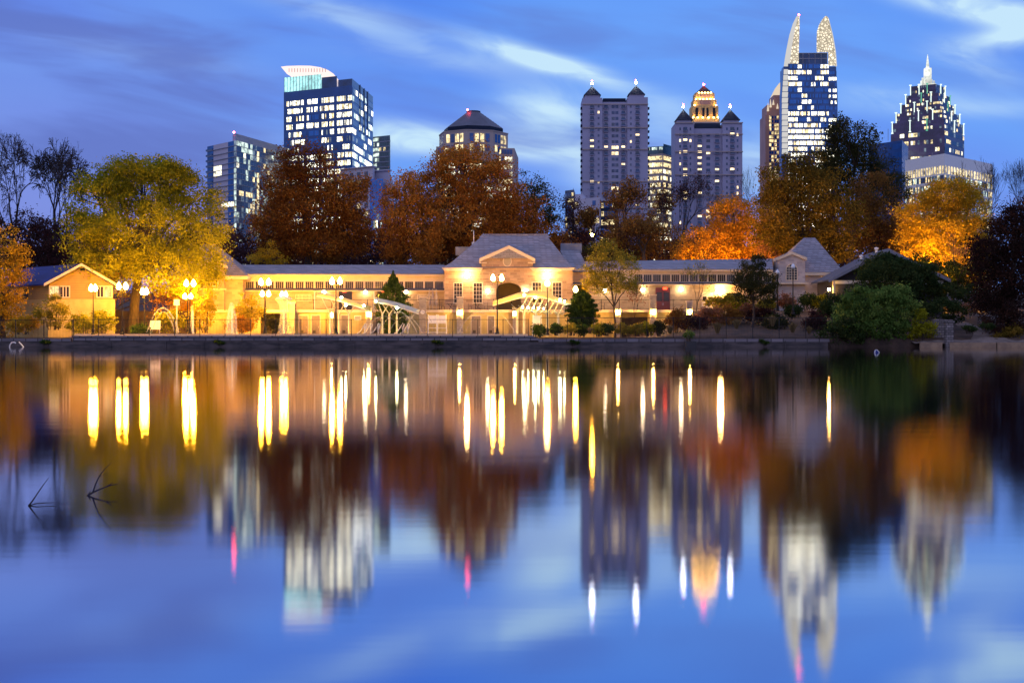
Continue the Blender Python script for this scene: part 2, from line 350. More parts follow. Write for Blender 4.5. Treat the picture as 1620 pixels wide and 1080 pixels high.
# right bank behind it
mb = MB(); n = 22; xa, xb = X(1448, 158.7), X(1700, 158.7)
rr = random.Random(8)
g = [[(xa + (xb - xa) * i / n, 158.7 + 18.5 * j / 9, 0.42 + (j / 9) ** .8 * (2.9 + .6 * math.sin(i * .7)) * min(1, .35 + i / 9) + rr.uniform(-.08, .08)) for i in range(n + 1)] for j in range(10)]
mb.add([p for row in g for p in row], [(j * (n + 1) + i, j * (n + 1) + i + 1, (j + 1) * (n + 1) + i + 1, (j + 1) * (n + 1) + i) for j in range(9) for i in range(n)])
tag(mb.build('bank_terrain', M['sand'], smooth=True), kind='structure')
M['darkstone'] = brickmat('dark_stacked_stone', (0.30, 0.25, 0.24), (0.10, 0.085, 0.085), (0.04, 0.034, 0.034), 0.5, 0.26, bump=1.0, ms=0.03)
r = thing('stone_pier', 'squat stacked stone pier at the water edge beside the bushes', 'pier', wp(1495, 545, 159))
MB().box(X(1490), X(1502), 158.5, 159.3, -.6, 2.6).build('shaft', M['darkstone'], r); MB().box(X(1488.5), X(1503.5), 158.4, 159.4, 2.602, 2.78).build('cap', M['darkstone'], r)
r = thing('stone_garden_wall', 'short rough stone retaining wall behind the stone pier', 'wall', wp(1490, 530, 161))
mb = MB(); mb.prism([(X(1474, 161), -.4), (X(1508, 161), -.4), (X(1508, 161), 2.95), (X(1478, 161), 3.05), (X(1474, 161), 1.9)], 161, 161.7); mb.build('stones', M['darkstone'], r)
tag(MB().box(X(112, 161), X(838, 161), 160.7, 178.0, 0.9, 1.20).build('pool_deck', M['paving']), kind='structure')
tag(MB().box(X(118, 162.3), X(835, 162.3), 162.3, 162.6, 1.203, 1.44).build('pool_deck_kerb', M['trim']), kind='structure')
tag(MB().box(-80, X(115, 161), 160.9, 174, 0.5, 0.93).build('lakeside_path', M['paving']), kind='structure')
# lakeside fence: rails, posts and thin pickets
def fence(name, label, p0, p1, z0, z1, step, pk=0.16, y=160.5):
    r = thing(name, label, 'fence', ((p0 + p1) / 2, y, z0)); n = max(1, round((p1 - p0) / step))
    MB().box(p0, p1, y - .02, y + .02, z1 - .05, z1).build('rail', M['black'], r); MB().box(p0, p1, y - .02, y + .02, z0 + .12, z0 + .16).build('rail', M['black'], r)
    for i in range(n + 1):
        x = p0 + (p1 - p0) * i / n; MB().box(x - .035, x + .035, y - .035, y + .035, z0, z1 + .04).build('post', M['black'], r)
    mb = MB(); x = p0 + pk
    while x < p1: mb.box(x - .007, x + .007, y - .007, y + .007, z0 + .12, z1 - .03); x += pk
    mb.build('picket_panel', M['black'], r); return r
fence('fence', 'black metal picket fence along the left end of the lakeside path', -60, X(112), .9, 2.95, 2.8)
fence('fence', 'black metal picket fence along the bright pool deck edge', X(114), X(836), 1.22, 3.0, 2.8)
fence('fence', 'black metal picket fence along the dark planted bank', X(856), X(1318), .88, 3.2, 2.8)
# ================================================================== bathhouse
Yw, Yt, Yp = 184.0, 178.0, 181.0
XT = lambda p: wx(p, Yt); ZT = lambda p: wz(p, Yt)
XW = lambda p: wx(p, Yw); ZW = lambda p: wz(p, Yw)
XP = lambda p: wx(p, Yp); ZP = lambda p: wz(p, Yp)
# ---- lower retaining wall with changing room doors, terrace slab on top
r = thing('terrace_building', 'long cream lower storey with doors holding up the upper terrace', 'building', (0, Yt, 1.2))
segs = [(310, 412), (454, 983), (1025, 1062)]
mb = MB()
for a, b in segs: mb.box(XT(a), XT(b), Yt, Yt + .4, 0.9, 4.1)
for a, b, zt in ((412, 454, 496), (983, 1025, 494)): mb.box(XT(a), XT(b), Yt, Yt + .4, ZT(zt), 4.1)
mb.build('wall', M['stucco'], r)
MB().box(XT(410), XT(456), Yt + .4, Yt + 3.0, 1.2, 1.25).box(XT(410), XT(456), Yt + 3, Yt + 3.1, 1.2, 4.1).build('garage_recess', M['darkin'], r)
MB().box(XT(981), XT(1027), Yt + 1.4, Yt + 1.5, 0.9, 4.1).build('recess_wall', M['stucco'], r)
MB().box(XT(306), XT(1066), Yt - .25, Yt + 6.0, 4.102, 4.40).build('terrace_slab', M['trim'], r)
for a, b, top in ((473.5, 487, 499), (493, 506, 499), (540, 551, 499), (590, 601, 499), (746, 760, 500), (772, 782, 500), (843, 853, 500)):
    d = MB().box(XT(a), XT(b), Yt - .06, Yt - .005, 1.22, ZT(top)).build('door', M['door'], r)
    MB().box(XT(a) + .15, XT(a) + .5, Yt - .075, Yt - .06, 1.6, 1.95).build('louvre', M['darkin'], d)
    MB().tube([(XT(b) - .14, Yt - .12, 2.2), (XT(b) - .14, Yt - .12, 2.42)], .025).build('handle', M['steel'], d)
    MB().box(XT(a) - .1, XT(a), Yt - .08, Yt - .004, 1.2, ZT(top) + .1).box(XT(b), XT(b) + .1, Yt - .08, Yt - .004, 1.2, ZT(top) + .1).box(XT(a), XT(b), Yt - .08, Yt - .004, ZT(top) + .002, ZT(top) + .1).build('frame', M['trim'], d)
MB().box(XT(606), XT(664), Yt - .08, Yt - .003, 1.22, 4.0).build('tiled_panel', pm('grey_green_tile', (0.24, 0.25, 0.2), (0.18, 0.19, 0.16), 1.2), r)
MB().box(XT(805), XT(838), Yt - .07, Yt - .003, 1.22, 3.95).build('timber_panel', pm('golden_timber', (0.42, 0.29, 0.13), (0.33, 0.22, 0.1), 1.2), r)
r = thing('notice_board', 'small pale sign with dark bands on the cream lower wall', 'sign', (XT(566), Yt, ZT(502)))
MB().box(XT(560.5), XT(571.5), Yt - .06, Yt - .004, ZT(506.5), ZT(499)).build('board', M['white'], r)
mb = MB()
for k in range(3): mb.box(XT(561.5), XT(570.5), Yt - .066, Yt - .06, ZT(505.6 - k * 2.1), ZT(504.5 - k * 2.1))
mb.build('print', M['black'], r)
# stone pillars at the terrace edge, with lanterns
for a, b, top, lab in ((459, 468, 480, 'tall pale stone pillar beside the two left changing room doors'), (580, 589.5, 489, 'stone pillar left of the tall conifer with a bright lantern'),
                       (664, 675, 471.5, 'grey stone pillar carrying the white disc'), (723, 733, 471, 'stone pillar below the left pavilion windows'),
                       (811, 818, 489, 'slim stone pillar under the leaf shaped canopy'), (522, 529, 490, 'slim stone pillar behind the yellow slanted canopy'),
                       (972, 981, 490, 'stone pillar at the left of the lit recess'), (1027, 1037, 468, 'tall stone pillar at the right of the lit recess'), (1085, 1094, 478, 'stone pillar at the right end of the terrace')):
    p = thing('stone_pillar', lab, 'pillar', (XT((a + b) / 2), Yt - .7, 1.0), 'stone pillars along the terrace edge')
    MB().box(XT(a), XT(b), Yt - 1.0, Yt - .3, .9, ZT(top)).build('shaft', M['pillar'], p)
    MB().box(XT(a) - .06, XT(b) + .06, Yt - 1.06, Yt - .26, ZT(top) + .002, ZT(top) + .14).build('cap', M['trim'], p)
for px, py, lab in ((525.5, 498, 'bright lantern behind the yellow slanted canopy'), (584.5, 497, 'bright lantern on the pillar left of the conifer'), (727.5, 494.5, 'bright lantern on the pillar below the pavilion windows'),
                    (814.5, 496, 'bright lantern under the left edge of the leaf canopy'), (976.5, 494, 'bright lantern on the pillar behind the yellow tree trunk'), (1032, 493.5, 'bright lantern on the tall pillar right of the lit recess'), (1089.5, 493.5, 'bright lantern on the last pillar of the terrace')):
    x, z = XT(px), ZT(py); p = thing('pillar_lantern', lab, 'lantern', (x, Yt - 1.1, z - .4), 'lanterns on the terrace pillars')
    MB().box(x - .13, x + .13, Yt - 1.34, Yt - 1.08, z - .28, z + .24).build('lit_glass', M['lantern'], p)
    MB().pyr([(x - .19, Yt - 1.4), (x + .19, Yt - 1.4), (x + .19, Yt - 1.02), (x - .19, Yt - 1.02)], z + .242, (x, Yt - 1.2, z + .46)).build('hood', M['black'], p)
    MB().box(x - .15, x + .15, Yt - 1.36, Yt - 1.06, z - .34, z - .282).build('tray', M['black'], p)
r = thing('wall_disc', 'white round disc mounted on the grey stone pillar', 'disc', (XT(669.3), Yt - 1.07, ZT(494)))
mb = MB(); mb.prism([(XT(669.3) + .26 * math.cos(i * math.pi / 10), ZT(494) + .26 * math.sin(i * math.pi / 10)) for i in range(20)], Yt - 1.12, Yt - 1.01); mb.build('disc_face', M['white'], r)
fence('terrace_railing', 'thin black railing on the upper terrace in front of the bathhouse', XT(468), XT(1150), 4.4, 5.65, 2.2, .13, Yt - .1)
# ---- shared pieces
def gridwin(root, x0, x1, z0, z1, y, nx, nz, fr=.09, mun=.035, arch=False, frame='trim', pane='pane'):
    """a sash window: frame and muntins stand proud of the dark glass"""
    mb = MB(); poly = None
    mb.box(x0 - fr, x0, y - .1, y + .02, z0 - fr, z1 + (0 if arch else fr)).box(x1, x1 + fr, y - .1, y + .02, z0 - fr, z1 + (0 if arch else fr)).box(x0, x1, y - .12, y + .02, z0 - fr, z0)
    R = (x1 - x0) / 2; cx = (x0 + x1) / 2
    if arch:
        for i in range(10):
            a0, a1 = math.pi * i / 10, math.pi * (i + 1) / 10
            q = [(cx + R * math.cos(a0), z1 + R * math.sin(a0)), (cx + (R + fr) * math.cos(a0), z1 + (R + fr) * math.sin(a0)), (cx + (R + fr) * math.cos(a1), z1 + (R + fr) * math.sin(a1)), (cx + R * math.cos(a1), z1 + R * math.sin(a1))]
            mb.prism(q, y - .1, y + .02)
    else: mb.box(x0, x1, y - .1, y + .02, z1, z1 + fr)
    zt = z1 + (R if arch else 0)
    for i in range(1, nx):
        x = x0 + (x1 - x0) * i / nx; mb.box(x - mun / 2, x + mun / 2, y - .06, y - .008, z0, z1 + (math.sqrt(max(R * R - (x - cx) ** 2, 0)) if arch else 0))
    for j in range(1, nz):
        z = z0 + (zt - z0) * j / nz
        if z > z1:
            d = math.sqrt(max(R * R - (z - z1) ** 2, 0)); mb.box(cx - d, cx + d, y - .055, y - .008, z - mun / 2, z + mun / 2)
        else: mb.box(x0, x1, y - .055, y - .008, z - mun / 2, z + mun / 2)
    wn = mb.build('window', M[frame], root)
    if arch: pl = [(x0, z0), (x1, z0)] + [(cx + R * math.cos(math.pi * i / 12), z1 + R * math.sin(math.pi * i / 12)) for i in range(13)]
    else: pl = [(x0, z0), (x1, z0), (x1, z1), (x0, z1)]
    MB().prism(pl, y - .012, y - .002).build('pane', M[pane], wn)
    return wn
def ball_light(px, py, Y, rad, mat, name, label, cat, group=None, arm=True):
    c = wp(px, py, Y); p = thing(name, label, cat, c, group)
    MB().ball(c, rad).build('globe', M[mat], p, True)
    if arm: MB().tube([(c.x, Y + rad * .7, c.z), (c.x, Y + rad + .45, c.z)], .05).build('bracket', M['black'], p)
    return p
# ---- left and right wings: lower wall, clerestory strip, metal grey roof
def wing(label, a, b, wins, lattices, doors, y0=461, ytop=437, rtop=420, rtop2=None, a2=None, wz0=456.3, wz1=445.5, cb=459.5):
    r = thing('bathhouse_wing', label, 'building', (XW((a + b) / 2), Yw, 4.4)); rtop2 = rtop if rtop2 is None else rtop2
    MB().box(XW(a), XW(b), Yw, Yw + 7, 4.0, ZW(y0)).build('wall', M['palestone'], r)
    MB().prism([(XW(a), ZW(y0) + .002), (XW(b), ZW(y0) + .002), (XW(b), ZW(y0) + .12), (XW(a), ZW(y0) + .12)], Yw - .55, Yw + 1.0).build('eave_board', M['trim'], r)
    MB().add([(XW(a), Yw - .6, ZW(y0) + .124), (XW(b), Yw - .6, ZW(y0) + .124), (XW(b), Yw + .9, ZW(y0) + .5), (XW(a), Yw + .9, ZW(y0) + .5), (XW(a), Yw - .6, ZW(y0) + .2), (XW(b), Yw - .6, ZW(y0) + .2), (XW(b), Yw + .9, ZW(y0) + .56), (XW(a), Yw + .9, ZW(y0) + .56)],
             [(0, 1, 2, 3), (4, 5, 6, 7), (0, 1, 5, 4), (1, 2, 6, 5), (2, 3, 7, 6), (3, 0, 4, 7)]).build('lower_roof', M['darkroof'], r)
    yc = Yw + .35; XC = lambda p: wx(p, yc); ZC = lambda p: wz(p, yc)
    MB().box(XC(a), XC(b), yc, yc + .3, ZC(cb), ZC(ytop)).build('clerestory_wall', M['trim'], r)
    for w0, w1 in wins: gridwin(r, XC(w0), XC(w1), ZC(wz0), ZC(wz1), yc, 4, 1, .06, .03)
    MB().box(XC(a), XC(b), yc - .5, yc + .2, ZC(ytop) + .002, ZC(ytop) + .18).build('gutter', M['trim'], r)
    zr, zr2 = wz(rtop, 190), wz(rtop2, 190); aa, bb = XC(a), XC(b); cc, dd = wx(a2 or a, 190), wx(b, 190); ze = ZC(ytop) + .19
    MB().add([(aa, yc - .55, ze), (bb, yc - .55, ze), (dd, 190, zr2), (cc, 190, zr), (aa, yc - .55, ze - .004 + .1), (bb, yc - .55, ze + .1), (dd, 190, zr2 + .1), (cc, 190, zr + .1), (bb, 196, ze), (aa, 196, ze)],
             [(4, 5, 6, 7), (0, 1, 5, 4), (1, 2, 6, 5), (3, 0, 4, 7), (6, 7, 9, 8), (0, 1, 8, 9)]).build('roof', M['shingle'], r)
    for l0, l1 in lattices:
        mb = MB(); x0, x1, z0, z1 = XW(l0), XW(l1), ZW(475.5), ZW(466.3); mb.box(x0 - .06, x1 + .06, Yw - .06, Yw - .004, z0 - .06, z1 + .06)
        f = mb.build('vent_lattice', M['trim'], r); mb = MB(); nn = 11
        for i in range(nn):
            for j in range(4):
                cx, cz = x0 + (x1 - x0) * (i + .5) / nn, z0 + (z1 - z0) * (j + .5) / 4; q = (x1 - x0) / nn * .42
                mb.prism([(cx - q, cz), (cx, cz - q), (cx + q, cz), (cx, cz + q)], Yw - .066, Yw - .061)
        mb.build('opening', M['darkin'], f)
    for d0, d1, dt, dm in doors:
        dd_ = MB().box(XW(d0), XW(d1), Yw - .05, Yw - .003, 4.42, ZW(dt)).build('door', M[dm], r)
        mb = MB(); mid = (XW(d0) + XW(d1)) / 2
        for q0, q1 in ((XW(d0) + .12, mid - .1), (mid + .1, XW(d1) - .12)): mb.box(q0, q1, Yw - .056, Yw - .05, 5.6, ZW(dt) - .55)
        mb.build('pane', M['pane'], dd_)
        MB().box(mid - .09, mid - .05, Yw - .1, Yw - .056, 5.1, 5.4).box(mid + .05, mid + .09, Yw - .1, Yw - .056, 5.1, 5.4).build('handle', M['steel'], dd_)
    return r
lw = [(389 + 15.75 * i, 401.5 + 15.75 * i) for i in range(20) if 389 + 15.75 * i < 690]
wing('long left bathhouse wing with a strip of small high windows and lattice vents', 380, 703, lw, [(468, 492), (661, 685), (360, 361)][:2], [(536, 557, 459, 'pane'), (597, 606, 459, 'darkin')])
rw = [(1004 + 14.6 * i, 1016 + 14.6 * i) for i in range(15)]
wing('long right bathhouse wing with high windows and a dark red double door', 905, 1222, rw, [], [(1037, 1060, 455, 'reddoor'), (1110, 1128, 462, 'trim')], 451, 429.5, 415, 410.5, None, 445.5, 434.5, 449.5)
for px, lab in ((455, 'thin white downpipe left of the canopies'), (498, 'thin white downpipe beside the yellow canopy'), (592, 'thin white downpipe near the tall conifer')):
    p = thing('downpipe', lab, 'pipe', (XW(px), Yw - .12, 4.4)); MB().tube([(XW(px), Yw - .12, 4.42), (XW(px), Yw - .12, ZW(461) - .01)], .06).build('pipe', M['white'], p)
    MB().box(XW(px) - .1, XW(px) + .1, Yw - .2, Yw - .04, ZW(462.5), ZW(461.3)).build('hopper', M['white'], p)
# ---- central pavilion
r = thing('central_pavilion', 'stone pavilion with hipped grey roof, front gable and arched opening', 'building', (XP(803), Yp, 4.4))
zt = ZP(427); ar0, ar1 = XP(784.5), XP(824.5); acx, aR = (ar0 + ar1) / 2, (ar1 - ar0) / 2; azs = ZP(459)
mb = MB(); mb.box(XP(703), ar0, Yp, Yp + .45, 4.0, zt).box(ar1, XP(906), Yp, Yp + .45, 4.0, zt)
ah = ZP(447) - azs
mb.prism([(ar0, azs)] + [(acx - aR * math.cos(math.pi * i / 14), azs + ah * math.sin(math.pi * i / 14)) for i in range(1, 14)] + [(ar1, azs), (ar1, zt), (ar0, zt)], Yp, Yp + .45)
mb.box(XP(703), XP(703) + .45, Yp + .45, 193, 4, zt).box(XP(906) - .45, XP(906), Yp + .45, 193, 4, zt).box(XP(703), XP(906), 193, 193.4, 4, zt)
mb.build('wall', M['stone'], r)
MB().box(XP(703) + .5, XP(906) - .5, 185.5, 185.7, 4.4, zt).build('inner_wall', pm('shaded_plaster', (0.30, 0.21, 0.10), (0.24, 0.16, 0.075), .6), r)
g0, g1, ga = XP(762), XP(843), ZP(392)
MB().prism([(g0, ZP(445)), (g1, ZP(445)), (g1, ZP(413)), (acx + .05, ga), (g0, ZP(413))], Yp - .3, Yp + 1.6).build('gable', M['stone'], r)
for sgn, e in ((-1, XP(758.5)), (1, XP(846.5))):
    q = [(acx + .05, ZP(394)), (acx + .05, ZP(388.5)), (e, ZP(409.5)), (e, ZP(415))]
    MB().prism(q if sgn < 0 else q[::-1], Yp - .62, Yp + 1.2).build('gable_cornice', M['trim'], r)
    MB().box(min(e, e - sgn * .9), max(e, e - sgn * .9), Yp - .6, Yp - .302, ZP(417), ZP(415) - .002).build('cornice_return', M['trim'], r)
v = MB().prism([(XP(802.5) + .55 * math.cos(i * math.pi / 12), ZP(413.5) + .68 * math.sin(i * math.pi / 12)) for i in range(24)], Yp - .36, Yp - .302).build('round_vent', M['trim'], r)
MB().prism([(XP(802.5) + .45 * math.cos(i * math.pi / 12), ZP(413.5) + .57 * math.sin(i * math.pi / 12)) for i in range(24)], Yp - .372, Yp - .36).build('louvre', pm('vent_louvre', (0.42, 0.36, 0.27)), v)
for a, b in ((699, 764), (838, 909)):
    MB().prism([(XP(a), ZP(424)), (XP(b), ZP(424)), (XP(b) - .2, ZP(428.5)), (XP(a) + .35, ZP(428.5))], Yp - .55, Yp - .003).build('cornice', M['trim'], r)
ze = ZP(424) + .003; ex0, ex1 = XP(699), XP(909); rz = wz(371.5, 188); ra, rb = wx(765, 188), wx(864, 188)
A_, B_ = (ex0, Yp - .6, ze), (ex1, Yp - .6, ze); C_, D_ = (ex1, 195.5, ze), (ex0, 195.5, ze)
# flared hip roof: shallow skirt then the steep planes
k = .22
def lp(p, q, k): return tuple(p[i] + (q[i] - p[i]) * k for i in range(3))
RA, RB = (ra, 188, rz), (rb, 188, rz)
lo = [A_, B_, C_, D_]; mi_ = [lp(A_, RA, k), lp(B_, RB, k), lp(C_, RB, k), lp(D_, RA, k)]
mi_ = [(p[0], p[1], p[2] - .28) for p in mi_]
MB().add(lo + mi_ + [RA, RB], [(0, 1, 5, 4), (1, 2, 6, 5), (2, 3, 7, 6), (3, 0, 4, 7), (4, 5, 9, 8), (5, 6, 9), (6, 7, 8, 9), (7, 4, 8), (3, 2, 1, 0)]).build('roof', M['shingle'], r)
MB().tube([RA, lp(RA, RB, .02), lp(RA, RB, .98), RB], .14).build('ridge_cap', M['shingle'], r)
for pk in (ra, rb): MB().pyr([(pk - .55, 187.4), (pk + .55, 187.4), (pk + .55, 188.6), (pk - .55, 188.6)], rz - .35, (pk, 188, rz + .22)).build('ridge_cap', M['shingle'], r)
# gable's own roof running back into the hip
MB().add([(e_, y_, z_) for y_ in (Yp - .6, 187.0) for e_, z_ in ((XP(758.5), ZP(409)), (acx + .05, ZP(388)), (XP(846.5), ZP(409)))] , [(0, 1, 4, 3), (1, 2, 5, 4), (0, 1, 2), (3, 5, 4)]).build('gable_roof', M['shingle'], r)
for a, b, zb, ztop in ((718.5, 731, 478.5, 448), (749.3, 762.4, 478.5, 448), (842.5, 856, 478.5, 447), (874.5, 888, 478.5, 447)):
    gridwin(r, XP(a), XP(b), ZP(zb), ZP(ztop), Yp, 3, 5, .10, .032)
    MB().box(XP(a) - .16, XP(b) + .16, Yp - .2, Yp - .122, ZP(zb) - .2, ZP(zb) - .09).build('sill', M['trim'], r)
MB().box(XP(907), wx(929, 186), 184, 194, 4.0, wz(432, 186)).build('side_wall', M['stone'], r)
s0, s1 = XP(905), wx(931, 186); se = wz(431, 186)
MB().add([(s0, 183.6, se), (s1, 183.6, se), (s1, 195, se), (s0, 195, se), (wx(886, 189), 189, wz(396, 189)), (wx(917, 189), 189, wz(397, 189))], [(0, 1, 5, 4), (1, 2, 5), (2, 3, 4, 5), (3, 0, 4), (3, 2, 1, 0)]).build('side_roof', M['shingle'], r)
MB().box(wx(887, 191), wx(920, 191), 190.2, 192, wz(400, 191), wz(385.5, 191)).build('roof_box', pm('grey_lead_panel', (0.22, 0.23, 0.28)), r)
MB().box(wx(721, 191), wx(742, 191), 190.2, 192, wz(404, 191), wz(391, 191)).build('roof_box', pm('grey_lead_panel_dull', (0.22, 0.23, 0.28)), r)
p = thing('flagpole', 'short white mast with a flat base on the pavilion roof', 'mast', wp(749.5, 386, 190.5))
MB().tube([wp(749.5, 388, 190.5), wp(749.5, 365, 190.5)], .05).build('pole', M['white'], p); MB().box(wx(746.5, 190.5), wx(752, 190.5), 190.2, 190.8, wz(388, 190.5), wz(383, 190.5)).build('base', M['steel'], p)
# lights on the facades
for px, lab in ((739, 'dazzling floodlight between the left pavilion windows'), (865, 'dazzling floodlight between the right pavilion windows')):
    x, z = XP(px), ZP(436); p = thing('wall_floodlight', lab, 'floodlight', (x, Yp, z), 'floodlights on the pavilion wall')
    MB().lathe((x, Yp - .75, z - .3), [(.10, 0), (.26, .1), (.28, .35), (.16, .6), (.03, .72)]).build('globe', M['flood'], p, True)
    MB().tube([(x, Yp - .003, z - .35), (x, Yp - .75, z - .36), (x, Yp - .75, z - .28)], .04).build('arm', M['black'], p)
for px, py, Y, lab in ((771.5, 460.5, Yp - .35, 'round white wall globe left of the pavilion arch'), (832, 460, Yp - .35, 'round white wall globe right of the pavilion arch'), (512.5, 461.5, Yw - .35, 'round white wall globe left of the first dark doorway'),
                       (578, 461.5, Yw - .35, 'round white wall globe between the canopies'), (642.5, 461.5, Yw - .35, 'round white wall globe right of the tall conifer'), (957, 459.5, Yw - .35, 'small wall globe half hidden by the yellow tree'),
                       (1017, 458.5, Yw - .35, 'round white wall globe left of the dark red door'), (1077.5, 457.5, Yw - .35, 'round white wall globe right of the dark red door')):
    ball_light(px, py, Y, .23, 'sconce', 'wall_globe', lab, 'wall light', 'white globes on the bathhouse walls')
ball_light(1140, 459, Yw - .6, .36, 'flood', 'wall_floodlight', 'dazzling orange floodlight at the right end of the wing', 'floodlight')
ball_light(1311.5, 458, 175.7, .17, 'lantern', 'porch_light', 'orange porch light under the right cottage eave', 'porch light')
for px, py, lab in ((545, 460.5, 'small red lit exit sign above the dark doorway behind the yellow canopy'), (607.5, 460.5, 'small red lit exit sign beside the tall conifer'), (1052, 456.3, 'small red lit exit sign over the dark red door')):
    x, z = XW(px), ZW(py); p = thing('exit_sign', lab, 'sign', (x, Yw - .1, z), 'red exit signs')
    MB().box(x - .24, x + .24, Yw - .16, Yw - .055, z - .14, z + .14).build('lit_panel', M['exit'], p); MB().box(x - .27, x + .27, Yw - .17, Yw - .05, z + .142, z + .18).build('housing', M['black'], p)
# ---- end pavilions
def endpav(label, Y, pk, eave, eL, eR, wallL, wallR, dorm, dtop, dbase, win, back=8, pk2=None, wm='palestone'):
    r = thing('end_pavilion', label, 'building', (wx(pk, Y), Y, 4.3)); Xq = lambda p: wx(p, Y); Zq = lambda p: wz(p, Y)
    MB().box(Xq(wallL), Xq(wallR), Y, Y + back, 4.0, Zq(eave)).build('wall', M[wm], r)
    MB().box(Xq(eL), Xq(eR), Y - .5, Y + back + .4, Zq(eave) + .002, Zq(eave) + .4).build('cornice', M['trim'], r)
    ya = Y + back / 2; ze = Zq(eave) + .402
    p0 = (wx(pk[0] if isinstance(pk, tuple) else pk, ya), ya, wz(pk2, ya)); p1 = (p0[0] + 1.4, ya, p0[2])
    MB().add([(Xq(eL), Y - .55, ze), (Xq(eR), Y - .55, ze), (Xq(eR), Y + back + .4, ze), (Xq(eL), Y + back + .4, ze), p0, p1], [(0, 1, 5, 4), (1, 2, 5), (2, 3, 4, 5), (3, 0, 4), (3, 2, 1, 0)]).build('roof', M['shingle'], r)
    d0, d1 = Xq(dorm[0]), Xq(dorm[1]); dc = (d0 + d1) / 2
    MB().prism([(d0, 4.4), (d1, 4.4), (d1, Zq(dbase)), (dc, Zq(dtop)), (d0, Zq(dbase))], Y - .7, Y + 3).build('dormer', M[wm], r)
    for e in (d0 - .2, d1 + .2):
        s = 1 if e > dc else -1; q = [(dc, Zq(dtop)), (dc, Zq(dtop) + .35), (e, Zq(dbase) + .3), (e, Zq(dbase) - .05)]
        MB().prism(q, Y - 1.0, Y + 2).build('dormer_cornice', M['trim'], r)
        MB().add([(dc, Y - 1.02, Zq(dtop) + .36), (dc, Y + 3.6, Zq(dtop) + .36), (e, Y + 3, Zq(dbase) + .31), (e, Y - 1.02, Zq(dbase) + .31)], [(0, 1, 2, 3)]).build('dormer_roof', M['shingle'], r)
    gridwin(r, Xq(win[0]), Xq(win[1]), Zq(win[3]), Zq(win[2]), Y - .7, 4, 6, .1, .05, True)
    MB().box(d0 - .25, d1 + .3, Y - 1.3, Y - .702, Zq(win[3] + 7), Zq(win[3] + 4.6)).build('ledge', M['trim'], r)
    return r
rp = endpav('right end pavilion with steep blue grey roof and arched dormer window', 186, 1272, 436, 1222, 1334, 1226, 1322, (1230, 1272), 403, 412, (1242.5, 1259, 427, 443), 8, 376, 'coolstone')
MB().tube([(wx(1299, 186), 185.85, 4.4), (wx(1299, 186), 185.85, wz(436, 186))], .06).build('downpipe', M['white'], rp)
lp_ = endpav('left end pavilion with steep roof and arched dormer behind the yellow tree', 182, 322, 442, 262, 392, 268, 384, (322, 356), 414, 424, (331, 346, 432, 452), 9, 386)
p = thing('roof_vent_pipe', 'small white vent pipe beside the left pavilion roof', 'vent', wp(362.5, 420, 188))
MB().tube([wp(362.5, 422, 188), wp(362.5, 410, 188)], .12, 8).build('pipe', M['white'], p); MB().lathe(wp(362.5, 410, 188), [(.12, 0), (.24, .08), (.22, .2), (.02, .3)]).build('cap', M['white'], p)
# ---- left cabin with blue roof
Yc = 171.0; XC = lambda p: wx(p, Yc); ZC = lambda p: wz(p, Yc)
r = thing('blue_roof_cabin', 'two storey tan boathouse with dark blue roof and lit windows', 'building', (XC(110), Yc, 1.0))
yb = Yc + 9.0; shx = -4.2
c0, c1, cr = XC(76), XC(182), XC(131); zE, zR = ZC(450), ZC(419.5)
# left flank runs back at a slant: long gabled box turned slightly
bk = lambda x: x - 9.6
MB().hexa([(c0, Yc, .8), (c1, Yc, .8), (bk(c1), yb, .8), (bk(c0), yb, .8)], [(c0, Yc, ZC(473)), (c1, Yc, ZC(473)), (bk(c1), yb, ZC(473)), (bk(c0), yb, ZC(473))]).build('base_wall', M['stucco'], r)
up_ = [(c0 + .1, Yc + .1), (c1 - .25, Yc + .1), (bk(c1) - .25, yb), (bk(c0) + .1, yb)]
mb = MB(); mb.hexa([(x, y, ZC(473) + .002) for x, y in up_], [(x, y, zE) for x, y in up_])
mb.hexa([(c0 + .1, Yc + .1, zE + .001), (c1 - .25, Yc + .1, zE + .001), (cr, Yc + .1, zR - .15)], [(bk(c0) + .1, yb, zE + .001), (bk(c1) - .25, yb, zE + .001), (bk(cr), yb, zR - .15)])
mb.build('wall', M['orange_siding'], r)
for a, za, b, zb in ((XC(72), ZC(451.5), cr, zR), (cr, zR, XC(186), ZC(451))):
    MB().hexa([(a, Yc - .5, za), (b, Yc - .5, zb), (bk(b), yb + .4, zb), (bk(a), yb + .4, za)], [(a, Yc - .5, za + .16), (b, Yc - .5, zb + .16), (bk(b), yb + .4, zb + .16), (bk(a), yb + .4, za + .16)]).build('roof', M['shingle_blue'], r)
    MB().hexa([(a, Yc - .6, za - .12), (b, Yc - .6, zb - .12), (b, Yc - .503, zb - .12), (a, Yc - .503, za - .12)], [(a, Yc - .6, za + .2), (b, Yc - .6, zb + .2), (b, Yc - .503, zb + .2), (a, Yc - .503, za + .2)]).build('barge_board', M['trim'], r)
M['winlit'] = lit('warm_lit_window', (1.0, 0.72, 0.32), 1.6, 1.6, .25)
for a, b, nx in ((79, 93, 2), (95, 109, 3), (154, 163, 2), (166, 176, 2)):
    gridwin(r, XC(a), XC(b), ZC(469.5), ZC(453.5), Yc + .1, nx, 1, .12, .1, pane='winlit' if a in (79, 166) else 'pane')
MB().prism([(cr - .3, ZC(428)), (cr + .3, ZC(428)), (cr + .3, ZC(426)), (cr, ZC(424.3)), (cr - .3, ZC(426))], Yc - .02, Yc + .097).build('gable_vent', M['black'], r)
A2, B2 = (bk(c0) + .1, yb), (c0 + .1, Yc + .1)
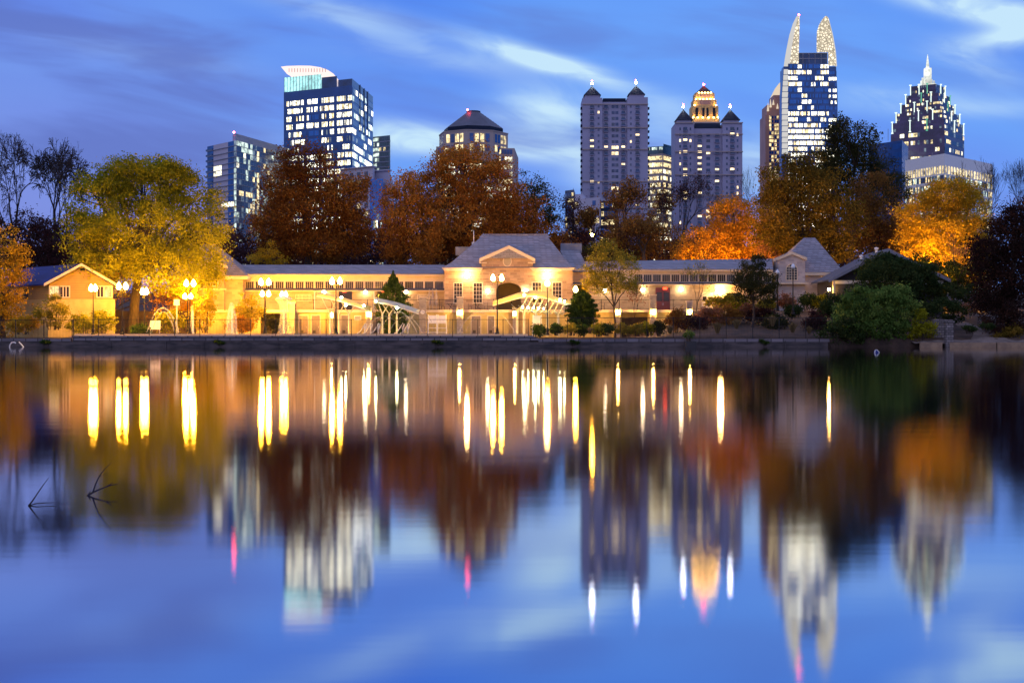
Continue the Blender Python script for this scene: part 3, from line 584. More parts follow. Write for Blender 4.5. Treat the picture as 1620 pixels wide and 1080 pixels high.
for u in (1.2, 3.1, 5.2):
    MB().fbox(A2, B2, u, u + 1.5, ZC(469), ZC(455), 0.0, .06).build('window', M['trim'], r); MB().fbox(A2, B2, u + .12, u + 1.38, ZC(468), ZC(456), .061, .07).build('pane', M['pane'], r)
MB().fbox(A2, B2, 7.4, 8.4, ZC(472), ZC(454), 0.0, .05).build('door', M['darkin'], r)
# ---- right dark cottage
Yd = 176.0; XD = lambda p: wx(p, Yd); ZD = lambda p: wz(p, Yd)
r = thing('dark_cottage', 'dark sided cottage with low gable and white band behind the vines', 'building', (XD(1400), Yd, 3.8))
d0, d1, dr = XD(1318), XD(1492), XD(1402)
MB().box(d0, d1, Yd, Yd + 9, 3.0, ZD(443)).prism([(d0, ZD(443) + .001), (d1, ZD(443) + .001), (dr, ZD(401))], Yd + .25, Yd + 8.8).build('wall', M['siding'], r)
MB().box(d0, d1, Yd - .1, Yd - .003, ZD(449), ZD(443.5)).build('white_band', M['white'], r)
for a, za, b, zb in ((XD(1308), ZD(445), dr, ZD(396.5)), (dr, ZD(396.5), XD(1500), ZD(445))):
    MB().hexa([(a, Yd - 1.0, za), (b, Yd - 1.0, zb), (b, Yd + 9.3, zb), (a, Yd + 9.3, za)], [(a, Yd - 1.0, za + .2), (b, Yd - 1.0, zb + .2), (b, Yd + 9.3, zb + .2), (a, Yd + 9.3, za + .2)]).build('roof', M['darkroof'], r)
    MB().hexa([(a, Yd - 1.12, za - .2), (b, Yd - 1.12, zb - .2), (b, Yd - 1.003, zb - .2), (a, Yd - 1.003, za - .2)], [(a, Yd - 1.12, za + .22), (b, Yd - 1.12, zb + .22), (b, Yd - 1.003, zb + .22), (a, Yd - 1.003, za + .22)]).build('barge_board', pm('grey_barge_board', (0.2, 0.2, 0.24)), r)
for px in (1317, 1397): MB().box(XD(px) - .12, XD(px) + .12, Yd - .9, Yd - .65, 3.3, ZD(444)).build('porch_post', M['trim'], r)
for px, py in ((1362.5, 411), (1386.5, 399)):
    p = thing('chimney_flue', ('white stub flue low on the cottage roof slope' if px < 1370 else 'white flue near the cottage roof peak'), 'flue', wp(px, py + 4, 179))
    MB().tube([wp(px, py + 6, 179), wp(px, py - 4, 179)], .16, 8).build('pipe', M['white'], p); MB().lathe(wp(px, py - 4, 179), [(.16, 0), (.27, .1), (.25, .22), (.02, .3)]).build('cap', M['white'], p)
# ================================================================== skyline towers
rt = random.Random(21)
M['off_w'] = lit('office_light_white', (1.0, 0.93, 0.66), 2.5, 0.6, .12)
M['off_hot'] = lit('office_light_bright', (1.0, 0.94, 0.70), 4.8, 0.9, .08)
M['off_y'] = lit('office_light_yellow', (1.0, 0.78, 0.38), 1.7, 0.6, .12)
M['off_g'] = lit('office_light_greenish', (0.78, 0.95, 0.80), 1.3, 0.4, .1, (0.02, 0.05, 0.08))
M['off_d'] = lit('office_light_dim', (0.6, 0.75, 0.8), 0.30, 0.5, .0, (0.02, 0.06, 0.12))
M['home'] = lit('apartment_light', (1.0, 0.74, 0.38), 3.2, 0.6, .4)
M['gl_blue'] = glass('blue_curtain_glass', (0.010, 0.09, 0.32)); M['gl_bright'] = glass('bright_blue_glass', (0.02, 0.19, 0.62), .1, .5, .8)
M['gl_navy'] = glass('navy_glass', (0.012, 0.055, 0.17)); M['gl_dark'] = glass('dark_purple_glass', (0.065, 0.04, 0.13)); M['gl_green'] = glass('green_grey_glass', (0.035, 0.10, 0.13))
M['gl_grey'] = glass('grey_blue_glass', (0.055, 0.09, 0.16), .12, .6, .6)
M['conc_pale'] = pm('pale_tower_concrete', (0.46, 0.44, 0.52), (0.41, 0.39, 0.47), 0.05, 0.8)
M['conc_lav'] = pm('lavender_stone', (0.31, 0.31, 0.44), (0.265, 0.265, 0.385), 0.05, 0.8)
M['conc_tan'] = pm('tan_stone', (0.36, 0.30, 0.29), (0.31, 0.26, 0.25), 0.05, 0.8)
M['conc_brown'] = pm('brown_granite', (0.50, 0.27, 0.19), (0.38, 0.2, 0.15), 0.06, 0.6)  # lightened: floodlighting on the brown tower is put into the stone colour
M['slate'] = pm('dark_slate_roof', (0.008, 0.016, 0.042), (0.006, 0.012, 0.03), 0.2, 0.6)
M['spandrel'] = pm('blue_spandrel_panel', (0.008, 0.07, 0.26), (0.006, 0.055, 0.2), 0.1, 0.25)
M['slate'].node_tree.nodes['Principled BSDF'].inputs['Specular IOR Level'].default_value = .15
M['mull'] = pm('grey_mullion', (0.25, 0.27, 0.33), (0.2, 0.22, 0.27), 0.1, 0.4)
GM = ['off_w', 'off_y', 'off_g', 'off_d', 'gl_blue', 'gl_bright', 'gl_grey', 'gl_green']
def wall_len(A, B): return math.hypot(B[0] - A[0], B[1] - A[1])
def bands(root, A, B, z0, z1, nf, np_, pick, mats, gap=.32, side=.3, d=.12, name='window_band', pier=0):
    """one strip of panes per storey; pick(i, j) says which pane is lit"""
    L = wall_len(A, B) - 2 * side; fh = (z1 - z0) / nf
    for j in range(nf):
        mb = MB(); zb = z0 + j * fh
        for i in range(np_):
            u0 = side + L * i / np_; u1 = side + L * (i + 1) / np_
            mi = pick(i, nf - 1 - j)
            if mi is None: continue
            if pier and i % pier == 0: u0 += min(.8, (u1 - u0) * .5)
            mb.fbox(A, B, u0 + .09, u1 - .09, zb + fh * gap, zb + fh * .97, -.02, d, mi)
        if mb.f: mb.build(name, [M[q] for q in mats], root)
def streaky(seed, p, groups=3, dark=4, cols=(0, 0, 1), storeyp=None):
    r = random.Random(seed); cache = {}
    def f(i, j):
        if j not in cache: cache[j] = r.random()
        pj = storeyp(j) if storeyp else p
        key = ((i + (j * 7) % groups) // groups, j)
        if key not in cache: cache[key] = r.random()
        if cache[key] < pj:
            return r.choice(cols) if r.random() < .86 else dark
        return (dark if r.random() < .8 else 3) if r.random() < .88 else r.choice(cols)
    return f
def P(px, Y): return (wx(px, Y), Y)
BASE = 8.0
# ---- A: glass condominium on the left
r = thing('condominium_tower', 'wide glass condominium block with pale left end and lit stair column', 'tower', (*P(375, 800), BASE))
a0, a1, a2 = P(328, 826), P(374, 800), P(456, 862); a3 = (a0[0] + a2[0] - a1[0], a0[1] + a2[1] - a1[1])
zA = wz(222, 800)
MB().plan([a0, a1, a2, a3], BASE, zA).build('wall', M['conc_pale'], r)
b0, b1, b2 = P(366, 806), P(371, 803.5), P(455, 866)
MB().plan([P(368, 812), P(372, 806), P(454, 868), P(448, 880)], zA + .01, wz(211, 806)).build('penthouse', M['mull'], r)
nfA = 34; fh = (zA - BASE) / nfA
LA = wall_len(a0, a1)
def pkA(i, j):
    if i == 2 and j in (4, 11): return 1
    if i < 1 or i == 3: return 5
    if i == 4: return 2 if rt.random() < .5 else 3
    return None
for j in range(nfA):
    zb = BASE + j * fh; jj = nfA - 1 - j; mb = MB()
    us = [0, .22, .5, .72, .92, 1.0]
    for q in range(5):
        mi = {0: 4, 1: None, 2: None, 3: 4, 4: (2 if rt.random() < .45 else 3)}[q]
        if jj in (4, 5) and q in (1,): mi = 0
        if jj == 11 and q in (2, 3): mi = 0
        if mi is None: continue
        mb.fbox(a0, a1, LA * us[q] + .15, LA * us[q + 1] - .15, zb + .45, zb + fh - .1, -.02, .12, mi)
    mb.build('window_band', [M[q] for q in GM], r)
    MB().fbox(a0, a1, -.3, LA + .2, zb, zb + .28, .0, .55).fbox(a1, a2, 0, wall_len(a1, a2), zb, zb + .28, -.01, .35).build('floor_slab', M['mull'], r)
    if j % 1 == 0: MB().fbox(a0, a1, -.9, LA * .2, zb + .281, zb + 1.2, .50, .56).build('balcony_rail', M['gl_grey'], r)
def pkA2(i, j):
    x = rt.random()
    if i == 9: return 1 if x < .92 else 6
    if i < 7 and j < 6: return 2 if x < .55 - .05 * j else (0 if x < .62 - .05 * j else 6)
    if j in (9,) and i < 7: return 1 if x < .6 else 6
    return 2 if x < .10 else (3 if x < .30 else (1 if x < .35 else 6))
bands(r, a1, a2, BASE, zA, nfA, 24, pkA2, GM, .12, .3)
for px, z in ((371, 211),): 
    p = thing('aviation_light', 'red warning light on the condominium roof corner', 'beacon', (*P(370, 806), wz(211, 806)))
    MB().ball((*P(370, 806), wz(209.5, 806)), .6).build('lamp', M['redbeacon'], p); MB().tube([(*P(370, 806), wz(211.2, 806)), (*P(370, 806), wz(209.8, 806))], .1).build('stem', M['black'], p)
# ---- B: blue office tower with glowing curved canopy
r = thing('blue_office_tower', 'tall blue glass office tower with bright floors and glowing curved crown', 'tower', (*P(559, 880), BASE))
b0, b1, b2 = P(449, 905), P(557, 880), P(590, 945); b3 = (b0[0] + b2[0] - b1[0], b0[1] + b2[1] - b1[1])
zB = wz(135, 880); zB2 = wz(124.5, 880)
MB().plan([b0, b1, b2, b3], BASE, zB).build('wall', M['spandrel'], r)
LB = wall_len(b0, b1)
q0 = tuple(b0[k] + (b1[k] - b0[k]) * .80 for k in (0, 1)); q3 = (q0[0] + b2[0] - b1[0], q0[1] + b2[1] - b1[1])
MB().plan([q0, b1, b2, q3], zB + .01, zB2).build('parapet_block', M['gl_navy'], r)
nfB = 30
def stB(j): return [0, .92, .96, .66, .96, .8, .72, .25, .98, 1, 1, 1][min(j, 11)]
GB = ['off_hot'] + GM[1:]
sb = streaky(4, .8, 3, 4, (0, 0, 0, 1), stB)
def pkB(i, j):
    if j == 0: return None
    if 10 <= i <= 13 and j < 8: return 5 if j not in (1, 2, 4) else (0 if rt.random() < .7 else 5)
    if i in (0, 8, 14, 20) : return 4
    return sb(i, j)
bands(r, b0, b1, BASE, zB - 1, nfB, 54, lambda i, j: pkB(i // 2, j) if (rt.random() < .9 or j == 0) else rt.choice((0, 1, 3, 4)), GB, .36, .2, pier=6)
sb2 = streaky(9, .3, 2, 4, (0, 2), lambda j: .12 if j < 5 else (.4 if j < 7 else .85))
bands(r, b1, b2, BASE, zB - 1, nfB, 12, sb2, GB, .36, .2, pier=3)
for u in (.35, .55, .72):
    MB().fbox(b1, b2, wall_len(b1, b2) * u, wall_len(b1, b2) * u + 1.0, wz(200, 880), zB2 + .3, .13, .5).build('fin', M['gl_navy'], r)
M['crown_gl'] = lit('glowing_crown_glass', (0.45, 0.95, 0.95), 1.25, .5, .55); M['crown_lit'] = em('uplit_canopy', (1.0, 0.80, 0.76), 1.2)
cz0, cz1 = zB + .02, wz(116.5, 890)
cp = [P(450, 904), P(508, 892), P(512, 915), P(454, 928)]
MB().plan(cp, cz0, cz1).build('crown_glass', M['crown_gl'], r)
mb = MB()
for A, B in ((cp[0], cp[1]),):
    for i in range(13):
        u = wall_len(A, B) * i / 12; mb.fbox(A, B, u - .12, u + .12, cz0, cz1, 0, .25)
mb.build('crown_mullion', M['mull'], r)
MB().plan([P(509, 892), P(533, 887), P(537, 910), P(513, 915)], cz0, wz(121, 888)).build('plant_room', M['gl_navy'], r)
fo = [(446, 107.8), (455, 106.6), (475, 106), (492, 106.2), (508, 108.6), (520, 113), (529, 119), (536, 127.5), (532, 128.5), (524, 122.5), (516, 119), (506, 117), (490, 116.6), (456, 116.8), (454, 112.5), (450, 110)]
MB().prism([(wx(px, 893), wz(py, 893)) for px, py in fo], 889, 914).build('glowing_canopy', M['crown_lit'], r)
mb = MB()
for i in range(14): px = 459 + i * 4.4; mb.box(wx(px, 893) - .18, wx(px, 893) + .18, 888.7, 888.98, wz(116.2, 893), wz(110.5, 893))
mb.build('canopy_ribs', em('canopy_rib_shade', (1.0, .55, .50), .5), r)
# stepped stone office building in front of it, and slim glass tower behind
r = thing('stepped_stone_building', 'pale stepped stone building with glass bay beside the blue tower', 'building', (*P(585, 780), BASE))
s0, s1, s2 = P(540, 800), P(590, 785), P(592, 840)
MB().plan([s0, s1, P(604, 850), P(556, 862)], BASE, wz(264, 785)).build('wall', M['conc_pale'], r)
MB().plan([P(588, 800), P(616, 795), P(622, 850), P(594, 855)], BASE, wz(270, 795)).build('wing_wall', M['conc_pale'], r)
for A, B, zt, Y in ((s0, s1, 264, 785), (P(588, 800), P(616, 795), 270, 795)):
    MB().fbox(A, B, -.4, wall_len(A, B) + .4, wz(zt, Y) + .01, wz(zt - 1.6, Y), -2, 1.2).build('cornice', M['conc_pale'], r)
bA, bB = P(585, 779), P(606, 777)
MB().plan([bA, bB, P(608, 800), P(587, 802)], BASE, wz(283, 778)).build('glass_bay', M['gl_bright'], r)
bands(r, bA, bB, BASE, wz(283, 778) - .5, 22, 4, lambda i, j: (1 if rt.random() < .55 else 5) if j > 11 else (5 if rt.random() < .92 else 3), GM, .1, .2)
bands(r, s0, s1, BASE, wz(270, 785), 20, 8, lambda i, j: None if i % 2 else (1 if rt.random() < .12 else 6), GM, .3, .8, name='window_row')
r = thing('slim_glass_tower', 'slim green glass tower with a lit left edge behind the blue tower', 'tower', (*P(603, 1000), BASE))
t0, t1 = P(586, 1010), P(617, 1000); MB().plan([t0, t1, P(618, 1030), P(588, 1040)], BASE, wz(214, 1000)).build('wall', M['gl_green'], r)
bands(r, t0, t1, BASE, wz(216, 1000), 38, 9, lambda i, j: (2 if rt.random() < .7 else 7) if i in (1, 2, 3) else (1 if rt.random() < .06 else 7), GM, .3, .2)
for j in range(38):
    z = BASE + (wz(216, 1000) - BASE) * j / 38; MB().fbox(t0, t1, -.2, wall_len(t0, t1) + .2, z, z + .8, 0, .4).build('floor_slab', M['mull'], r)
# ---- C: octagonal domed tower
Y = 715; r = thing('octagonal_tower', 'stone tower with octagonal drum and faceted dark pyramid roof', 'tower', (*P(749, Y), BASE))
cx = wx(749, Y); R = (wx(803, Y) - wx(694, Y)) / 2 / .985
def octo(R, rot=.22, cx=cx, cy=Y): return [(cx + R * math.cos(rot + math.pi / 8 + i * math.pi / 4), cy + R * math.sin(rot + math.pi / 8 + i * math.pi / 4)) for i in range(8)]
O0 = octo(R); z1 = wz(236, Y); z2 = wz(214, Y); z3 = wz(205, Y); z4 = wz(178, Y)
MB().plan(O0, wz(260, Y), z2).build('drum', M['conc_tan'], r)
MB().plan(octo(R * 1.015), z2 + .01, z2 + .5).build('cornice', M['conc_tan'], r)
MB().plan([P(690, Y - 14), P(814, Y - 8), P(820, Y + 30), P(692, Y + 30)], BASE, wz(238, Y)).build('shaft', M['conc_tan'], r)
Rb, Rt = R * .86, R * .185
MB().plan(octo(Rb), z2 + .51, z3).build('roof_base', M['slate'], r)
n = 9
for i in range(n):
    k0, k1 = i / n, (i + 1) / n
    Ra, Rc = Rb + (Rt - Rb) * k0, Rb + (Rt - Rb) * (k1 - .02); za, zc = z3 + (z4 - z3) * k0 + .005, z3 + (z4 - z3) * k1
    MB().hexa([(x, y, za) for x, y in octo(Ra)], [(x, y, zc) for x, y in octo(Rc)]).build('roof_tier', pm('slate_tier', (0.085, 0.09, 0.13), (0.065, 0.07, 0.10), .3, .6), r)
MB().plan(octo(Rt * 1.1), z4 + .01, wz(176.3, Y)).build('roof_cap', M['slate'], r)
for i in range(8):
    A, B = O0[i], O0[(i + 1) % 8]
    if (A[1] + B[1]) / 2 > Y: continue
    L = wall_len(A, B); 
    for (A_, B_) in ((A, B),):
        for j, (za, zb) in enumerate(((wz(231, Y), wz(218, Y)), (wz(245, Y), wz(235, Y)))):
            mb = MB(); 
            for q in range(4):
                u = L * (.12 + q * .2); mb.fbox(A_, B_, u, u + L * .14, za, zb, 0, .14, rt.choice((1, 4, 4, 3) if j == 0 else (1, 1, 4, 4)))
            mb.build('window_row', [M[q] for q in GM], r)
A, B = P(690, Y - 14), P(814, Y - 8)
sC = streaky(3, .5, 2, 4, (1, 0))
bands(r, A, B, BASE, wz(240, Y), 24, 26, sC, GM, .35, 1, name='window_row')
p = thing('aviation_light', 'red warning light at the peak of the octagonal roof', 'beacon', (wx(740, Y), Y - 1, z4))
MB().ball((wx(740, Y), Y - 3.5, wz(175.8, Y)), .45).build('lamp', M['redbeacon'], p)
# ---- turreted apartment towers
def pyramid_turret(r, x0, x1, y0, y1, zb, apex, beacon_label):
    MB().pyr([(x0 - .7, y0 - .7), (x1 + .7, y0 - .7), (x1 + .7, y1 + .7), (x0 - .7, y1 + .7)], zb, ((x0 + x1) / 2, (y0 + y1) / 2, apex)).build('turret_roof', M['slate'], r)
    c = ((x0 + x1) / 2, (y0 + y1) / 2, apex)
    p = thing('roof_beacon', beacon_label, 'beacon', c, 'beacons on the turrets')
    MB().tube([c, (c[0], c[1], c[2] + 1.2)], .25).build('stem', M['black'], p)
    MB().ball((c[0], c[1], c[2] + 1.5), .62).build('lamp', M['beacon'], p); MB().ball((c[0], c[1], c[2] + 3.0), .36).build('red_lamp', M['redbeacon'], p)
def balcony(mb, A, B, u, wdt, z, h):
    mb.fbox(A, B, u - wdt / 2, u + wdt / 2, z - .2, z, 0, 1.1, 0)
    mb.fbox(A, B, u - wdt / 2, u + wdt / 2, z, z + 1.0, 1.02, 1.1, 1)
Yd2 = 850.0; r = thing('twin_turret_tower', 'tall lavender apartment tower with two pyramid turrets and white beacons', 'tower', (*P(973, Yd2), BASE))
q = lambda px: wx(px, Yd2); zq = lambda py: wz(py, Yd2)
MB().box(q(921.5), q(953), Yd2, Yd2 + 22, BASE, zq(155)).box(q(992.5), q(1025), Yd2, Yd2 + 22, BASE, zq(154)).box(q(953), q(992.5), Yd2 + 1.5, Yd2 + 22, BASE, zq(161)).build('wall', M['conc_lav'], r)
MB().box(q(955), q(991), Yd2 + 5, Yd2 + 18, zq(161) + .01, zq(153.5)).build('plant_room', M['slate'], r)
for a, b, zt in ((925.5, 949, 155), (995.5, 1019, 154)):
    MB().box(q(a), q(b), Yd2 + .6, Yd2 + 9, zq(zt) + .01, zq(zt - 4.5)).build('turret', M['conc_lav'], r)
    pyramid_turret(r, q(a), q(b), Yd2 + .6, Yd2 + 9, zq(zt - 4.5) + .01, zq(zt - 21), 'white beacon on the left turret of the taller apartment tower' if a < 950 else 'white beacon on the right turret of the taller apartment tower')
for py in (166, 203, 237.5, 288, 330):
    MB().box(q(921), q(1025.5), Yd2 - .7, Yd2 - .002, zq(py), zq(py) + .55).build('cornice', M['conc_tan'], r)
A, B = (q(921.5), Yd2), (q(1025), Yd2); A2, B2 = (q(953), Yd2 + 1.5), (q(992.5), Yd2 + 1.5)
litset = {(7, 3), (8, 3), (7, 4), (8, 4), (7, 2), (7, 5), (14, 3), (13, 0), (18, 0), (18, 1), (10, 5), (15, 4), (14, 4), (19, 3), (17, 7), (15, 7), (5, 7), (13, 1), (20, 4), (20, 3), (6, 0), (7, 0), (16, 5)}
wins = []
for j in range(24):
    py = 168.5 + 9.22 * j
    for i, (px, wd, ht) in enumerate(((936.5, 5.6, 5.6), (947, 2.6, 3.6), (959, 5.4, 5.4), (970.3, 4.6, 4.8), (976.2, 4.6, 4.8), (986.2, 5.4, 5.4), (998, 2.4, 3.8), (1008.5, 5.8, 5.6))):
        cent = 2 <= i <= 5; u = wx(px, Yd2) - (A2 if cent else A)[0]; a_, b_ = (A2, B2) if cent else (A, B)
        w_ = wd * Yd2 / F; h_ = ht * Yd2 / F; z = zq(py + ht / 2)
        mi = 0 if (j, i) in litset or rt.random() < .03 else (1 if rt.random() < .75 else 2)
        bal = i in (0, 2, 5, 7)
        def f(mb, a_=a_, b_=b_, u=u, w_=w_, h_=h_, z=z, mi=mi, bal=bal):
            if bal:
                mb.fbox(a_, b_, u - w_ / 2, u + w_ / 2, z, z + h_, 0, .10, mi)
                mb.fbox(a_, b_, u - w_ / 2 - .2, u + w_ / 2 + .2, z - .25, z, 0, 1.2, 3); mb.fbox(a_, b_, u - w_ / 2 - .2, u + w_ / 2 + .2, z + .001, z + .85, 1.1, 1.2, 4)
            else:
                mb.fbox(a_, b_, u - w_ / 2, u - .08, z, z + h_, 0, .10, mi); mb.fbox(a_, b_, u + .08, u + w_ / 2, z, z + h_, 0, .10, mi)
        wins.append(f)
AP = [M['home'], M['gl_navy'], M['gl_grey'], M['conc_lav'], M['gl_navy']]
parts(r, 'window', wins, AP)
sb_ = []
for j in range(24):
    z = zq(172 + 9.22 * j)
    for x0, x1 in ((q(921.5) - 1.0, q(921.5)), (q(1025), q(1025) + 1.1)):
        sb_.append(lambda mb, z=z, x0=x0, x1=x1: mb.box(x0, x1, Yd2 + 2, Yd2 + 5, z, z + 1.2, 0))
parts(r, 'balcony', sb_, [M['slate']])
# ---- E: office block between the two
Ye = 960.0; r = thing('lit_office_block', 'cream office block with rows of lit windows between the apartment towers', 'building', (*P(1045, Ye), BASE))
e0, e1, e2 = P(1022, Ye + 6), P(1049, Ye), P(1074, Ye + 22)
MB().plan([e0, e1, e2, P(1060, Ye + 50), P(1024, Ye + 50)], BASE, wz(243, Ye)).build('wall', M['conc_tan'], r)
MB().plan([P(1022, Ye + 9), P(1049, Ye + 4), P(1074, Ye + 26), P(1060, Ye + 50), P(1024, Ye + 50)], wz(243, Ye) + .01, wz(230, Ye)).plan([P(1049.5, Ye + 5), P(1074, Ye + 26), P(1060, Ye + 50)], wz(230, Ye) + .02, wz(226, Ye)).build('glass_attic', M['gl_green'], r)
bands(r, P(1022, Ye + 9), P(1049, Ye + 4), wz(242, Ye), wz(231, Ye), 2, 9, lambda i, j: 2 if rt.random() < .6 and j == 0 else 7, GM, .2, .2)
fE = lambda i, j: (1 if rt.random() < (.95 if j in (0, 1) else .6) else 0) if rt.random() < (.98 if j < 2 else .72) else 6
bands(r, e0, e1, BASE, wz(246, Ye), 26, 9, fE, GM, .38, .5, name='window_row'); bands(r, e1, e2, BASE, wz(246, Ye), 26, 7, fE, GM, .38, .5, name='window_row')
# ---- F: second turreted tower, and the floodlit crown behind it
Yf = 900.0; r = thing('lower_turret_tower', 'shorter lavender apartment tower with two dark turrets below the golden crown', 'tower', (*P(1121, Yf), BASE))
q = lambda px: wx(px, Yf); zq = lambda py: wz(py, Yf)
MB().box(q(1068), q(1098), Yf, Yf + 22, BASE, zq(195)).box(q(1143), q(1174.5), Yf, Yf + 22, BASE, zq(195)).box(q(1098), q(1143), Yf + 1.6, Yf + 22, BASE, zq(203)).build('wall', M['conc_lav'], r)
MB().hexa([(q(1100), Yf + 2, zq(203) + .01), (q(1141), Yf + 2, zq(203) + .01), (q(1141), Yf + 18, zq(203) + .01), (q(1100), Yf + 18, zq(203) + .01)], [(q(1101), Yf + 4, zq(193.5)), (q(1140), Yf + 4, zq(193.5)), (q(1140), Yf + 16, zq(193.5)), (q(1101), Yf + 16, zq(193.5))]).build('mansard_roof', M['slate'], r)
for a, b in ((1071, 1094), (1145, 1169)):
    MB().box(q(a), q(b), Yf + .6, Yf + 9.4, zq(195) + .01, zq(190)).build('turret', M['conc_lav'], r)
    pyramid_turret(r, q(a) - .2, q(b) + .2, Yf + .5, Yf + 9.5, zq(190) + .01, zq(171), 'white beacon on the left turret below the golden crown' if a < 1100 else 'white beacon on the right turret below the golden crown')
for py in (195.3, 213.5, 241, 277.5, 310):
    MB().box(q(1067.3), q(1175.2), Yf - .8, Yf - .002, zq(py), zq(py) + .6).build('cornice', M['conc_tan'], r)
A, B = (q(1068), Yf), (q(1174.5), Yf); A2, B2 = (q(1098), Yf + 1.6), (q(1143), Yf + 1.6); wins = []
litF = {(1, 7), (1, 8), (2, 0), (2, 1), (2, 2), (4, 0), (4, 1), (4, 3), (4, 4), (7, 1), (7, 3), (7, 5), (7, 7), (9, 5), (9, 5), (10, 8), (11, 8), (11, 3), (12, 1), (14, 4), (15, 3), (15, 4), (3, 3), (8, 1), (6, 0), (11, 1)}
for j in range(18):
    py = 204 + 9.25 * j
    for i, (px, wd, ht) in enumerate(((1076, 2.4, 4.2), (1084, 6.2, 5.6), (1092.3, 2.4, 4.2), (1107.5, 6, 5.2), (1121, 6, 4.6), (1135, 6, 5.2), (1150, 2.4, 4.0), (1158.5, 6.4, 5.6), (1166.8, 2.4, 4.2))):
        if j == 0 and 3 <= i <= 5: continue
        cent = 3 <= i <= 5; u = wx(px, Yf) - (A2 if cent else A)[0]; a_, b_ = (A2, B2) if cent else (A, B)
        w_ = wd * Yf / F; h_ = ht * Yf / F; z = zq(py + ht / 2); mi = 0 if (j, i) in litF or rt.random() < .02 else (1 if rt.random() < .75 else 2); bal = i in (1, 3, 5, 7)
        def f(mb, a_=a_, b_=b_, u=u, w_=w_, h_=h_, z=z, mi=mi, bal=bal):
            mb.fbox(a_, b_, u - w_ / 2, u + w_ / 2, z, z + h_, 0, .10, mi)
            if bal: mb.fbox(a_, b_, u - w_ / 2 - .2, u + w_ / 2 + .2, z - .25, z, 0, 1.2, 3); mb.fbox(a_, b_, u - w_ / 2 - .2, u + w_ / 2 + .2, z + .001, z + .8, 1.1, 1.2, 4)
        wins.append(f)
parts(r, 'window', wins, AP)
Yg = 960.0; r = thing('golden_crown_tower', 'stone tower whose stepped crown glows gold under a dark pyramid cap', 'tower', (*P(1114.5, Yg), BASE))
q = lambda px: wx(px, Yg); zq = lambda py: wz(py, Yg); cx = q(1114.5); cy = Yg + 4
M['gold_stone'] = pm('cream_crown_stone', (0.62, 0.42, 0.17), (0.52, 0.34, 0.13), 0.3, 0.8)
def tier(hw, z0, z1, ch=.28, d=None):
    h = hw * Yg / F; c = h * ch; d = h
    return [(cx - h, cy - d + c), (cx - h + c, cy - d), (cx + h - c, cy - d), (cx + h, cy - d + c), (cx + h, cy + d - c), (cx + h - c, cy + d), (cx - h + c, cy + d), (cx - h, cy + d - c)], zq(z0), zq(z1)
pl, z0, z1 = tier(24, 540, 195); MB().plan(pl, BASE, z1).build('shaft', M['conc_tan'], r)
for hw, a, b in ((23, 194.9, 189), (21.2, 188.9, 169), (18.6, 168.9, 159), (15.8, 158.9, 148.5)):
    pl, z0, z1 = tier(hw, a, b); MB().plan(pl, z0, z1).build('crown_tier', M['gold_stone'], r)
pl, z0, z1 = tier(12, 148.4, 147); MB().plan(tier(14.5, 0, 0)[0], z0, z1).build('eave', M['gold_stone'], r)
MB().pyr(tier(12.6, 0, 0, .2)[0], zq(147) + .01, (cx, cy, zq(133.5))).build('pyramid_cap', pm('dark_copper_cap', (0.05, 0.03, 0.03), (0.035, 0.022, 0.022), .3), r)
h = 21.2 * Yg / F; yF = cy - h
for i, px in enumerate((1101, 1111.5, 1117.5, 1128)):
    MB().box(q(px) - .85, q(px) + .85, yF - .05, yF - .003, zq(187), zq(172.5)).build('tall_window', M['slate'], r)
for px in (1096.2, 1106.3, 1114.5, 1122.8, 1132.8):
    MB().box(q(px) - .5, q(px) + .5, yF - .9, yF - .003, zq(189), zq(170)).build('pilaster', M['gold_stone'], r)
MB().box(q(1106), q(1123), cy - 18.6 * Yg / F - .04, cy - 18.6 * Yg / F - .003, zq(167), zq(160.5)).box(q(1107), q(1122), cy - 15.8 * Yg / F - .04, cy - 15.8 * Yg / F - .003, zq(157), zq(151)).build('louvre_panel', M['conc_brown'], r)
# uplights standing on the ledges
M['uplight'] = em('crown_uplight', (1.0, 0.62, 0.22), 40.0)
def uplight(px, py, dy, pw):
    c = Vector((q(px), cy - dy, zq(py)))
    MB().box(c.x - .35, c.x + .35, c.y - .3, c.y + .3, c.z - .05, c.z + .35).build('uplight', M['uplight'], r)
    l = D.lights.new('crown_uplight', 'POINT'); l.energy = pw * .55; l.color = (1.0, 0.50, 0.10); l.shadow_soft_size = .4
    o = D.objects.new('crown_uplight', l); C.objects.link(o); o.location = c + Vector((0, -.5, .9))
for px in (1095, 1102, 1110, 1119, 1127, 1134): uplight(px, 188.6, 24 * Yg / F - .6 + .6, 420)
for px in (1097.5, 1131.5): uplight(px, 168.6, 20.2 * Yg / F, 500)
for px in (1106, 1111.5, 1117.5, 1123): uplight(px, 158.6, 17.6 * Yg / F, 160)
for px in (1100.5, 1128.5): uplight(px, 158.6, 15.5 * Yg / F, 420)
for px in (1105, 1109.8, 1114.5, 1119.2, 1124): uplight(px, 148.2, 15.1 * Yg / F, 110)
p = thing('aviation_light', 'red warning light at the tip of the golden crown', 'beacon', (cx, cy, zq(133.5)))
MB().ball((cx, cy, zq(132.3)), .7).build('lamp', M['redbeacon'], p)
